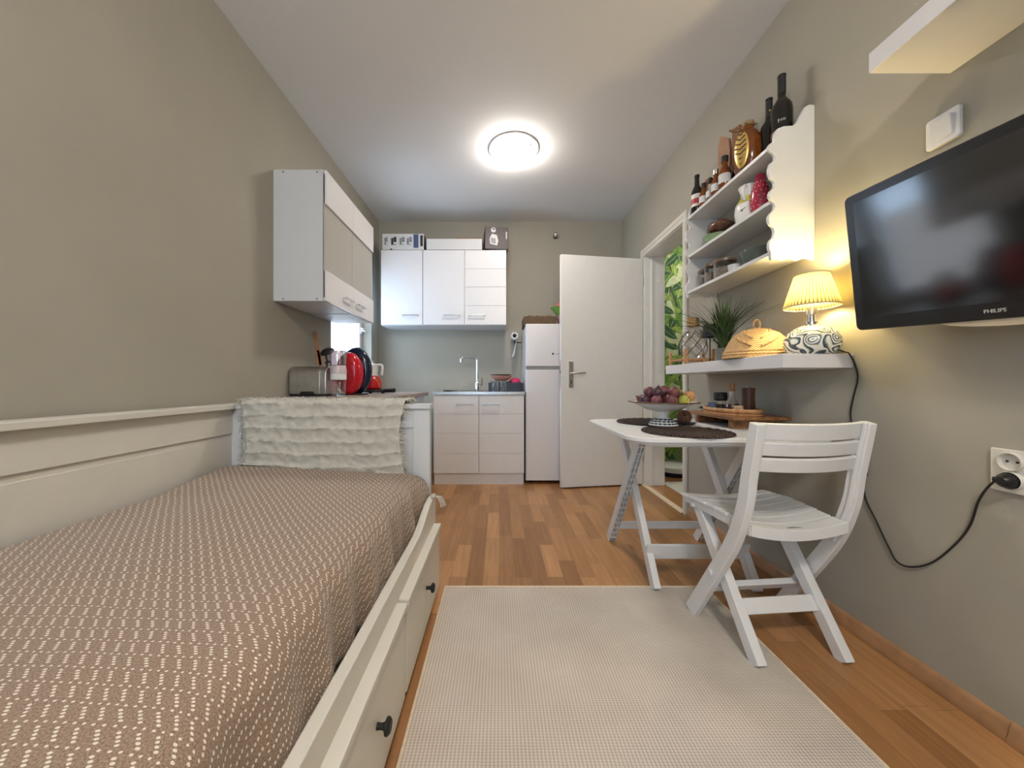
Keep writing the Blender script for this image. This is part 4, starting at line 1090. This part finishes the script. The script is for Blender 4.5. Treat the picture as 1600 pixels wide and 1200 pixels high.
b = B(); b.tube(smooth_pts([(-.02, .16, .012), (-.035, .21, .014), (0, .235, .014), (.035, .21, .014), (.02, .16, .012)]), .005, 8); b.build('tray_handle', M['dark'], tr)
IZ = BZ+.010
t = bottle('sauce_bottle', 'small clear bottle of dark sauce with wooden stopper on the tray', 'bottle', (1.118, 1.735, IZ),
  [(0, 0), (.030, 0), (.034, .012), (.028, .040), (.014, .062), (.012, .098), (.016, .100)], M['glass'],
  (('sauce', [(0, .003), (.029, .004), (.031, .014), (.026, .036), (0, .038)], mat('dark_sauce', (.03, .008, .006), .1)), ('stopper', [(0, .095), (.011, .095), (.012, .104), (.014, .106), (.013, .135), (0, .136)], M['woodd'])))
pg = bottle('pepper_grinder', 'tall dark brown wooden grinder on the tray', 'grinder', (1.165, 1.690, IZ), [(0, 0), (.027, 0), (.028, .004), (.025, .060), (.026, .088), (.027, .112), (0, .113)], M['woodc'], (('cap_knob', [(0, .113), (.006, .113), (.007, .120), (0, .124)], M['steel']),))
t = bottle('grinder_jar', 'small glass jar with chunky black lid on the tray', 'jar', (1.105, 1.805, IZ), [(0, 0), (.022, 0), (.023, .045), (.018, .050)], M['glass'], (('lid', [(0, .048), (.024, .048), (.030, .056), (.030, .086), (.026, .090), (0, .090)], M['black']), ('contents', [(0, .002), (.020, .002), (.020, .030), (0, .030)], mat('peppercorns', (.03, .02, .02), .6, noise_amt=.5, noise_scale=90))))
t = bottle('salt_cup', 'small blue-grey glass cup left on the tray', 'cup', (1.060, 1.800, IZ), [(0, 0), (.016, 0), (.019, .040), (.017, .040), (.014, .003), (0, .003)], mat('blue_glass', (.10, .14, .22), .1), ())
t = bottle('jute_spool', 'pale squat cork stopper at the near end of the tray', 'stopper', (1.095, 1.655, IZ), [(0, 0), (.020, 0), (.021, .016), (.018, .032), (0, .032)], mat('pale_cork', (.42, .30, .18), .9, noise_amt=.3, noise_scale=70), ())

# ============================================================ kitchen
# sink cabinet
CX0, CX1, CYF = -.583, .222, 3.20
sc_ = thing('sink_cabinet', 'white base cabinet with two grooved doors below the steel sink', 'cabinet', (-.18, 3.5, 0))
b = B(); b.box(CX0, CX1, CYF+.02, YB-.001, .10, .80); b.build('body', M['white'], sc_, bev=.001, world=True)
B().box(CX0+.004, CX1-.004, CYF+.025, CYF+.041, 0, .10).build('plinth', M['white'], sc_, world=True)
def hbar(b, xc, y, z, L=.105):
    b.tube([(xc-L/2, y, z), (xc-L/2, y-.022, z), (xc+L/2, y-.022, z), (xc+L/2, y, z)], .004, 8)
def hbar2(xc, y, z, L, parent):
    b = B(); b.box(xc-L/2, xc+L/2, y-.030, y-.022, z-.005, z+.005); b.box(xc-L/2, xc-L/2+.008, y-.024, y, z-.005, z+.005); b.box(xc+L/2-.008, xc+L/2, y-.024, y, z-.005, z+.005)
    return b.build('handle', M['steel'], parent, bev=.001, world=True)
def grooved_door(x0, x1, y0, y1, z0_, z1_, zs, m_, parent):
    b = B(); lv = [z0_] + list(zs) + [z1_]
    b.box(x0, x1, y0+.004, y1, z0_, z1_)
    for a, c in zip(lv, lv[1:]): b.box(x0, x1, y0, y0+.005, a+.0016, c-.0016)
    return b.build('door', m_, parent, bev=.0012, world=True)
xm = (CX0+CX1)/2
for k, (x0, x1) in enumerate(((CX0+.003, xm-.003), (xm+.003, CX1-.003))):
    d = grooved_door(x0, x1, CYF, CYF+.018, .102, .795, (.280, .455, .628), M['white'], sc_)
    hbar2(-.300 if k == 0 else -.068, CYF, .718, .150, d)
# sink top: pressed steel with basin and drainer
sk = thing('steel_sink', 'stainless steel sink top with basin and raised edge on the base cabinet', 'sink', (-.18, 3.5, .80))
b = B(); x0, x1, y0, y1 = CX0-.006, CX1+.004, CYF-.006, YB-.002
def sinkP(u, v):
    x = x0+(x1-x0)*u; y = y0+(y1-y0)*v; z = .826
    e = min(x-x0, x1-x, y-y0, y1-y)
    if e > .022: z -= .006
    bx, by = -.345, 3.47
    q = max(abs(x-bx)/.165, abs(y-by)/.185)
    if q < 1: z -= .13*min(1, (1-q)/.10)
    if x > -.12 and e > .05 and y < 3.66: z += .0025*math.sin(x*180)
    return (x, y, z)
b.grid(sinkP, 110, 80); b.box(x0, x1, y0-.001, y0+.001, .801, .8255)
b.build('sink_top', M['steel'], sk, smooth=40, world=True)
B().box(x0+.001, x1-.001, y0+.004, y0+.010, .801, .822).build('front_edge', M['steel'], sk, world=True)
B().lathe([(0, .0), (.028, 0), (.028, .003), (0, .003)], (-.345, 3.47, .691), n=20).build('drain', M['chrome'], sk, world=True)
fc = thing('kitchen_tap', 'tall chrome swivel tap behind the sink basin', 'tap', (-.222, 3.62, .82))
B().lathe([(0, 0), (.026, 0), (.026, .008), (.021, .014), (.021, .085), (.014, .095), (0, .095)], n=24).build('tap_body', M['chrome'], fc)
P_ = [(0, 0, .09), (0, 0, .30), (-.01, -.005, .325), (-.035, -.02, .333), (-.10, -.06, .338), (-.135, -.085, .333), (-.148, -.093, .315), (-.149, -.094, .285)]
B().tube(smooth_pts(P_, 6), .012, 12).build('spout', M['chrome'], fc)
b = B(); b.tube([(.018, 0, .055), (.045, -.005, .062), (.052, -.008, .13)], [.012, .010, .006], 10); b.build('lever', M['chrome'], fc)
# draining rack, dishes, glasses
dr = thing('dish_rack', 'black plastic draining tray on the right of the sink', 'dish rack', (.06, 3.52, .822))
b = B(); 
for a in ((-.16, -.152, -.13, .13), (.152, .16, -.13, .13), (-.152, .152, -.13, -.122), (-.152, .152, .122, .13)): b.box(a[0], a[1], a[2], a[3], 0, .085)
b.box(-.152, .152, -.122, .122, 0, .006); b.build('tray', mat('navy_black_plastic', (.012, .016, .03), .3), dr, bev=.003)
bowl = [(0, 0), (.05, 0), (.06, .006), (.098, .035), (.104, .050), (.100, .050), (.055, .010), (0, .008)]
o = B().lathe(bowl, n=36).build('bowl', mat('rose_bowl', (.45, .22, .17), .35)); o.location = (.018, 3.47, .925); o.rotation_euler = (0, .02, 0); tag(o, 'rosy shallow bowl on top of the black dish rack', 'bowl')
o = B().lathe([(0, 0), (.07, 0), (.104, .006), (.104, .009), (0, .006)], n=36).build('plate', mat('dark_plate', (.02, .03, .025), .3)); o.location = (.018, 3.47, .976); tag(o, 'dark flat plate resting on the rosy bowl', 'plate')
o = B().lathe([(0, 0), (.085, 0), (.11, .010), (.11, .012), (0, .006)], n=36).build('plate', mat('grey_plate', (.30, .30, .30), .3)); o.location = (.018, 3.47, .9085); tag(o, 'grey plate lying across the dish rack under the rosy bowl', 'plate')
b = B(); b.grid(lambda u, v: (.055*math.cos(u*2*PI)*math.sin(v*PI)*(1+.3*noise.noise(Vector((u*7, v*5, 0)))), .07*math.sin(u*2*PI)*math.sin(v*PI), .045-.04*math.cos(v*PI)*(1+.4*noise.noise(Vector((u*9, v*6, 4))))), 28, 14)
o = b.build('dish_cloth', M['pinkc'], smooth=60); o.location = (.150, 3.50, .865); tag(o, 'bundled magenta cloth at the right of the dish rack', 'cloth')
gl = thing('drinking_glass', 'upturned clear glass, left of the pair in front of the dish rack', 'glass', (-.035, 3.335, .822))
B().lathe([(.030, 0), (.032, .05), (.026, .095), (.012, .103), (0, .104)], n=24).build('glass_body', M['glass'], gl)
dup(gl, (.037, 3.34, .822), 0, 'upturned clear glass, right of the pair in front of the dish rack')
o = B().lathe([(0, 0), (.06, 0), (.075, .010), (.072, .012), (0, .004)], n=28).build('soap_dish', M['steel']); o.location = (-.50, 3.68, .822); tag(o, 'shallow steel dish at the left rear of the sink', 'dish')

# wall cabinets on the back wall
def wall_cab(x0, x1, n, hx, label):
    t = thing('wall_cabinet', label, 'cabinet', ((x0+x1)/2, YB, 1.45))
    B().box(x0, x1, YB-.31, YB-.0005, 1.458, 2.184).build('body', M['sidew'], t, bev=.001, world=True)
    wd_ = (x1-x0)/n
    for k in range(n):
        d = grooved_door(x0+k*wd_+.002, x0+(k+1)*wd_-.002, YB-.33, YB-.311, 1.462, 2.180, () if hx[k][1] else (1.645, 1.825, 2.0), M['white'], t)
        hbar2(hx[k][0], YB-.33, 1.552, .155, d)
wall_cab(-1.136, -.735, 1, [(-.850, True)], 'narrow single-door white wall cabinet left of the double one')
wall_cab(-.733, .068, 2, [(-.455, True), (-.212, False)], 'double-door white wall cabinet over the sink')

# wall cabinet on the left wall with frosted glass doors
lc = thing('wall_cabinet', 'white cabinet on the left wall with frosted glass door centres', 'cabinet', (-1.1, 2.4, 1.362))
LY0, LY1, LZ0, LZ1 = 2.025, 2.785, 1.362, 2.097
b = B(); x0, x1 = XL+.0005, -.988
b.box(x0, x1, LY0, LY0+.016, LZ0, LZ1); b.box(x0, x1, LY1-.016, LY1, LZ0, LZ1); b.box(x0, x1, LY0+.016, LY1-.016, LZ0, LZ0+.016); b.box(x0, x1, LY0+.016, LY1-.016, LZ1-.016, LZ1)
b.box(x0, x0+.004, LY0+.016, LY1-.016, LZ0, LZ1); b.box(x0, x1-.02, LY0+.016, LY1-.016, 1.735, 1.751); b.box(x0, x1, (LY0+LY1)/2-.008, (LY0+LY1)/2+.008, LZ0, LZ1)
b.build('body', M['sidew'], lc, world=True)
for y, z in ((XL+.055, LZ1-.012), (-1.02, LZ1-.012), (XL+.055, LZ0+.012), (-1.02, LZ0+.012)):
    b = B(); b.lathe([(0, 0), (.006, 0), (.005, .0015), (0, .0015)], n=14); b.move(T(y, LY0, z) @ RX(PI/2)); b.build('screw_cap', M['grey'], lc, world=True)
frost = bpy.data.materials.new('frosted_glass'); frost.use_nodes = True; fb_ = frost.node_tree.nodes['Principled BSDF']
fb_.inputs['Base Color'].default_value = (.62, .60, .55, 1); fb_.inputs['Roughness'].default_value = .35; fb_.inputs['Transmission Weight'].default_value = .35; fb_.inputs['IOR'].default_value = 1.2
ym = (LY0+LY1)/2
for k, (a, c) in enumerate(((LY0+.001, ym-.0015), (ym+.0015, LY1-.001))):
    d = B().box(-.984, -.978, a, c, LZ0+.02, LZ1-.02).build('door', frost, lc, world=True)
    B().box(-.986, -.968, a, c, 1.905, LZ1-.002).build('upper_panel', M['white'], d, bev=.001, world=True)
    B().box(-.986, -.968, a, c, LZ0+.002, 1.535).build('lower_panel', M['white'], d, bev=.001, world=True)
    b = B(); yc = (2.30, 2.50)[k]; b.box(-.946, -.938, yc-.06, yc+.06, 1.425, 1.435); b.box(-.968, -.94, yc-.06, yc-.052, 1.425, 1.435); b.box(-.968, -.94, yc+.052, yc+.06, 1.425, 1.435)
    b.build('handle', M['steel'], d, bev=.001, world=True)

# left counter unit
lb = thing('base_cabinet', 'white base cabinet along the left wall behind the daybed', 'cabinet', (-.95, 2.7, 0))
B().box(XL+.0005, -.685, 2.12, 3.28, .0, .79).build('body', M['white'], lb, bev=.001, world=True)
wt = B().box(XL+.0005, -.645, 2.09, 3.30, .79, .822).build('worktop', M['counter'], bev=.004, world=False)
tag(wt, 'brown wood-look worktop over the left base cabinet', 'worktop')
CZ = .822

# fridge
fr = thing('refrigerator', 'narrow white fridge with freezer on top, beside the open door', 'fridge', (.5, 3.5, 0))
FX0, FX1, FY = .236, .775, 3.215
b = B(); b.box(FX0, FX1, FY+.05, 3.78, .03, 1.425); b.build('body', M['fridge'], fr, bev=.006, world=True)
b = B()
for x in (FX0+.05, FX1-.05):
    for y in (FY+.10, 3.72): B().lathe([(0, 0), (.018, 0), (.018, .03), (0, .03)], (x, y, 0), 12).build('foot', M['dark'], fr, world=True)
d1 = B().prism(rrect(FX0, FX1, FY, FY+.048, .014, 5), 'z', .035, 1.020).build('fridge_door', M['fridge'], fr, bev=.004, world=True)
d2 = B().prism(rrect(FX0, FX1, FY, FY+.048, .014, 5), 'z', 1.052, 1.43).build('freezer_door', M['fridge'], fr, bev=.004, world=True)
B().box(FX0+.01, FX1-.01, FY+.006, FY+.045, 1.020, 1.052).build('handle_recess', M['grey'], fr, world=True)
b = B(); b.lathe([(0, 0), (.009, 0), (.009, .0015), (0, .0015)], n=20); b.move(T(.478, FY, 1.163) @ RX(PI/2)); b.m(1).box(.497, .548, FY-.001, FY, 1.159, 1.167); b.build('badge', [M['dark'], mat('badge_grey', (.45, .45, .47), .4)], d2, world=True)
# on the fridge
FZ = 1.431
bk = thing('wicker_basket', 'brown rectangular wicker basket on the left of the fridge top', 'basket', (.375, 3.45, FZ))
b = B()
for (x0, x1, y0, y1) in ((-.15, .15, -.14, -.132), (-.15, .15, .132, .14), (-.15, -.142, -.132, .132), (.142, .15, -.132, .132)): b.box(x0, x1, y0, y1, 0, .075)
b.box(-.142, .142, -.132, .132, 0, .005); b.build('basket_wall', stripe_mat('wicker_weave', (.05, .028, .014), (.24, .15, .075), 'X', .016, .8, 1), bk, bev=.002)
b = B()
for z in (.078,):
    b.tube([(-.146, -.136, z), (.146, -.136, z), (.146, .136, z), (-.146, .136, z)], .006, 6, closed=True)
b.build('basket_rim', M['basket'], bk)
b = B(); rnd = random.Random(8)
for k in range(9):
    x = -.12+.028*k; b.tube(smooth_pts([(x, -.05, .04), (x+.01, -.07, .085+rnd.uniform(0, .012)), (x+.035, -.05, .088+rnd.uniform(0, .014)), (x+.05, -.02, .05)]), .006, 6)
b.ball((.02, -.08, .088), .012); b.ball((.10, -.09, .090), .014, (1.4, 1, 1)); o = b.build('basket_contents', mat('dried_roots', (.22, .13, .08), .8, noise_amt=.5, noise_scale=30), bk); o['kind'] = 'stuff'
pk = [(0, 0), (.055, 0), (.06, .004), (.088, .085), (.095, .092), (.090, .092), (.055, .010), (0, .008)]
o = B().lathe(pk, n=36).build('bowl', M['pinkish']); o.location = (.615, 3.37, FZ); tag(o, 'pink plastic bowl standing on the fridge beside the basket', 'bowl')
o = B().lathe([(0, 0), (.06, 0), (.066, .004), (.118, .070), (.128, .078), (.122, .080), (.06, .010), (0, .008)], n=36).build('bowl', M['green']); o.location = (.605, 3.37, FZ+.0925); tag(o, 'green plastic bowl nested on the pink bowl', 'bowl')
b = B(); b.lathe([(.0, .115), (.03, .110), (.075, .075), (.112, .030), (.105, .025), (.0, .028)], n=30)
for v in b.bm.verts: v.co.z += .008*noise.noise(v.co*25)
o = b.build('bowl', mat('red_plastic', (.62, .10, .09), .4)); o.location = (.610, 3.37, FZ+.125); tag(o, 'upturned red bowl on top of the green one', 'bowl')

# boxes on the wall cabinets
WZ = 2.1845
bx = thing('appliance_box', 'long white appliance carton with dark product pictures, left end of cabinet top', 'box', (-.90, 3.58, WZ))
b = B(); b.box(-.225, .175, -.10, .10, 0, .155); b.build('carton', M['paper'], bx, bev=.002)
b = B(); yy = -.1006
for x, w_, m_ in ((-.19, .030, 1), (-.115, .050, 0), (-.035, .050, 1), (.035, .050, 1)):
    b.m(m_); b.box(x-w_/2+.0, x-w_/2+w_*.45, yy, yy+.001, .055, .115); b.box(x, x+w_/2, yy, yy+.001, .075, .125); b.box(x-w_/2, x+w_/2, yy, yy+.001, .048, .054)
b.m(2).box(.075, .123, yy, yy+.001, .02, .150); b.m(0).box(.140, .165, yy, yy+.001, .035, .14); b.m(0).box(-.15, -.13, yy, yy+.001, .0, .012)
b.m(0).box(.1748, .1758, -.098, .09, .01, .15)
b.build('print', [M['print'], M['printg'], M['printbl']], bx)
o = B().box(-.70, -.165, 3.475, 3.78, WZ, WZ+.105).build('white_box', M['paper'], bev=.002); tag(o, 'long plain white cardboard box, middle of the cabinet top', 'box')
o = B().box(-.43, -.18, 3.60, 3.77, WZ+.1055, WZ+.165).build('cardboard_box', M['card'], bev=.002); tag(o, 'brown cardboard box on the plain white box', 'box')
tbx = thing('toaster_box', 'black carton with a toaster picture at the right end of the cabinet top', 'box', (-.035, 3.60, WZ), math.radians(6))
b = B(); b.box(-.115, .11, -.14, .10, 0, .215); b.build('carton', M['blackbox'], tbx, bev=.002)
b = B(); yy = -.1412
b.m(0).prism([(-.068, .05), (.0, .035), (.012, .08), (-.002, .135), (-.050, .145), (-.072, .10)], 'y', yy, yy+.002); b.m(1).prism([(-.060, .06), (-.012, .048), (-.014, .10), (-.058, .108)], 'y', yy-.0004, yy)
b.m(0).prism([(-.035+.024*math.cos(k*PI/8), .182+.024*math.sin(k*PI/8)) for k in range(16)], 'y', yy, yy+.002); b.m(2).prism([(-.035+.017*math.cos(k*PI/8), .182+.017*math.sin(k*PI/8)) for k in range(8)], 'y', yy-.0004, yy)
b.m(0).box(.085, .095, yy, yy+.001, .10, .17)
b.build('print', [M['paper'], M['printg'], M['print']], tbx)
o = thing('ceiling_spot', 'small round chrome spot on the back wall near the ceiling', 'spotlight', (.590, YB, 2.442))
b = B(); b.lathe([(0, 0), (.026, 0), (.026, .01), (.012, .016), (.012, .03), (0, .03)], n=20); b.move(RX(PI/2)); b.build('mount', M['dark'], o)
B().ball((-.004, -.045, .002), .027).build('reflector', M['chrome'], o)
ph = thing('kitchen_roll_holder', 'near-empty paper roll on a black holder between sink and fridge', 'roll holder', (.155, 3.78, 1.38))
b = B(); b.tube([(0, .018, 0), (0, -.16, 0)], .006, 8); b.tube([(0, -.02, -.055), (.075, -.02, -.055)], .006, 8); b.tube([(0, -.02, 0), (0, -.02, -.055)], .005, 8); b.box(-.02, .02, .008, .019, -.03, .03); b.build('holder', M['black'], ph)
b = B(); b.lathe([(.020, -.06), (.036, -.06), (.036, .06), (.020, .06), (.020, -.06)], n=28); b.move(T(0, -.085, 0) @ RX(PI/2)); b.build('paper_roll', M['paper'], ph)
b = B(); b.grid(lambda u, v: (.030 - .045*v**1.4 - .004*math.sin(v*5) - .020*u*v, -.145+.12*u - .02*v, -.015-.20*v), 6, 14); b.build('loose_sheet', M['paper'], ph, solid=.0006)

# counter appliances
to = thing('toaster', 'brushed steel two-slot toaster on the worktop by the left wall', 'toaster', (-1.135, 2.235, CZ))
def toast(sc=1):
    return [(x*sc, z) for x, z in [(-.078, .012), (.078, .012), (.080, .05), (.079, .14), (.070, .165), (.05, .178), (-.05, .178), (-.070, .165), (-.079, .14), (-.080, .05)]]
b = B(); b.prism([(y, z) for y, z in toast()], 'x', -.120, .102); b.build('shell', M['steel'], to, bev=.006, smooth=50)
b = B(); b.prism([(y*1.02, z+.001) for y, z in toast()], 'x', .052, .066); b.build('chrome_band', M['chrome'], to, bev=.002, smooth=50)
b = B(); b.box(-.116, .098, -.074, .074, .0, .013); b.prism([(-.055, .012), (.035, .012), (.028, .030), (-.048, .030)], 'y', -.0835, -.076); b.build('base', M['black'], to, bev=.002)
b = B(); b.box(-.09, .04, -.040, -.016, .1775, .1795); b.box(-.09, .04, .016, .040, .1775, .1795); b.build('slots', M['black'], to)
# spatula holder behind the toaster
uh = thing('utensil_pot', 'dark utensil pot behind the toaster', 'pot', (-1.19, 2.44, CZ))
B().lathe([(0, 0), (.052, 0), (.055, .15), (.051, .15), (.048, .005), (0, .005)], n=28).build('pot_body', M['dark'], uh)
b = B(); b.beam((0, 0, .02), (-.045, 0, .30), .020, .008, (1, 0, 0)); b.prism([(-.056, .20), (-.018, .20), (-.024, .26), (-.040, .30), (-.062, .30), (-.066, .26)], 'y', -.004, .004)
b.beam((-.045, 0, .29), (-.068, 0, .425), .024, .008, (1, 0, 0)); o = b.build('wooden_spatula', M['woodd'], bev=.002); o.location = (-1.165, 2.42, CZ); tag(o, 'wooden spatula with long handle sticking up behind the toaster', 'spatula')
b = B(); b.tube([(0, 0, .02), (.03, -.005, .22), (.02, -.01, .28)], .006, 8)
b.grid(lambda u, v: (lambda p: (p.x+.034, p.y-.012, p.z+.285))(Matrix.Rotation(math.radians(42), 3, 'X') @ Matrix.Rotation(math.radians(-14), 3, 'Y') @ Vector((.050*math.cos(u*2*PI)*math.sin(v*PI/2), .036*math.sin(u*2*PI)*math.sin(v*PI/2), .026*math.cos(v*PI/2)))), 24, 8); o = b.build('ladle', M['black'], smooth=70, solid=.003); o.location = (-1.180, 2.425, CZ); tag(o, 'black plastic ladle in the utensil pot', 'ladle')
o = thing('whisk', 'black-handled hook utensil below the ladle', 'utensil', (-1.175, 2.455, CZ))
b = B(); b.tube(smooth_pts([(.02, 0, .02), (.035, 0, .20), (.01, 0, .225), (-.005, 0, .215)]), .006, 8); b.build('rod', M['black'], o)
# shaker bottle
sh_ = thing('shaker_bottle', 'clear plastic shaker bottle with pink and white collar, right of the toaster', 'bottle', (-.980, 2.205, CZ))
B().lathe([(0, 0), (.040, 0), (.042, .01), (.046, .15), (.046, .165)], n=32).build('lower_cup', M['glass'], sh_)
b = B(); b.lathe([(.044, .135), (.047, .138), (.047, .160), (.045, .168), (.042, .185), (.030, .19), (0, .19)], n=32); b.build('collar', mat('blush_plastic', (.60, .50, .52), .3), sh_)
B().lathe([(.042, .098), (.0465, .102), (.0465, .135), (.047, .137), (0, .137)], n=32).build('white_band', M['ceramic'], sh_)
b = B(); b.lathe([(.043, .186), (.046, .20), (.047, .265), (.044, .275), (0, .277)], n=32); b.build('upper_cup', glass('smoky_clear_plastic', (.62, .56, .60), .08, .55), sh_)
b = B()
for k in range(8): b.box(-.008, .008, -.0435-.0006*k, -.0425-.0006*k, .012+k*.010, .015+k*.010)
b.build('scale_marks', M['paper'], sh_)
# capsule coffee machine: red almond body and dark ring
cm = thing('coffee_machine', 'glossy red and navy round capsule coffee machine', 'coffee machine', (-1.002, 2.47, CZ))
b = B()
N = 26
poly = []
for k in range(N):
    a = 2*PI*k/N; poly.append((.155*math.cos(a)*.8, .165+.165*math.sin(a)))
def disc(b, y0, y1, rx, rz, xc, zc, e=.8):
    prof = [(0, y0), (rx*.7, y0), (rx*.93, y0+(y1-y0)*.12), (rx, y0+(y1-y0)*.5), (rx*.93, y0+(y1-y0)*.88), (rx*.7, y1), (0, y1)]
    bb = B(); bb.lathe(prof, n=44)
    for v in bb.bm.verts: v.co = Vector((v.co.x, v.co.z, v.co.y*rz/rx))
    M2 = T(xc, 0, zc); bb.bm.transform(M2); me = bpy.data.meshes.new('x'); bb.bm.to_mesh(me); bb.bm.free(); b.bm.from_mesh(me); bpy.data.meshes.remove(me)
disc(b, .03, .105, .110, .166, .0, .166); b.build('dark_ring', M['navy'], cm, smooth=60)
b = B(); disc(b, -.085, .028, .084, .144, -.004, .144); b.build('red_body', M['red'], cm, smooth=60)
b = B(); b.ball((.036, -.070, .205), 1, (.013, .010, .036)); b.build('chrome_inlay', M['steel'], cm)
b = B(); b.box(-.08, .08, -.05, .09, 0, .010); b.build('foot', M['black'], cm, bev=.004)
# red coffee pot on black base
kp = thing('coffee_pot', 'red and white electric coffee pot standing on its black base', 'coffee pot', (-1.00, 2.83, CZ+.032))
B().lathe([(0, 0), (.068, 0), (.080, .012), (.078, .055), (.062, .092), (.050, .105), (0, .106)], n=36).build('red_boiler', M['red'], kp)
B().lathe([(.048, .106), (.046, .125), (.055, .185), (.056, .190), (.02, .202), (.010, .21), (.013, .222), (0, .226)], n=32).build('white_jug', M['ceramic'], kp)
b = B(); b.tube(smooth_pts([(.045, -.01, .188), (.085, -.02, .186), (.092, -.022, .165), (.086, -.02, .110)]), .010, 8); b.build('handle', M['ceramic'], kp)
b = B(); b.tube(smooth_pts([(.035, -.066, .082), (.055, -.075, .078), (.075, -.060, .05), (.080, -.048, .01)]), .004, 8); b.build('gilt_trim', mat('brass', (.75, .48, .15), .2, 1), kp)
hp = thing('hot_plate', 'black electric base under the red coffee pot', 'hot plate', (-.975, 2.83, CZ))
b = B(); b.lathe([(0, .008), (.085, .008), (.095, .016), (.092, .028), (.07, .0315), (0, .0315)], n=36)
b.build('plate', M['black'], hp)
b = B(); b.tube([(.08, -.02, .020), (.17, -.05, .024)], [.014, .017], 10); b.build('grip', M['black'], hp)
b = B()
for a in range(3): B().lathe([(0, 0), (.012, 0), (.012, .009), (0, .009)], (.06*math.cos(a*2.1+.3), .06*math.sin(a*2.1+.3), 0), 10).build('foot', M['black'], hp)

# hallway things
rv = thing('robot_vacuum', 'round white robot vacuum with dark rim on the hallway floor', 'robot vacuum', (1.74, 3.60, 0))
B().lathe([(0, 0), (.165, 0), (.172, .010), (.172, .040), (0, .040)], n=48).build('bumper', M['navy'], rv)
B().lathe([(0, .041), (.173, .041), (.176, .055), (.172, .085), (.150, .092), (0, .094)], n=48).build('top_shell', M['ceramic'], rv)
o = B().box(1.47, 1.95, 2.75, 3.28, 0, .008).build('hall_mat', M['cream'], bev=.002); tag(o, 'pale mat on the hallway floor past the doorway', 'mat')
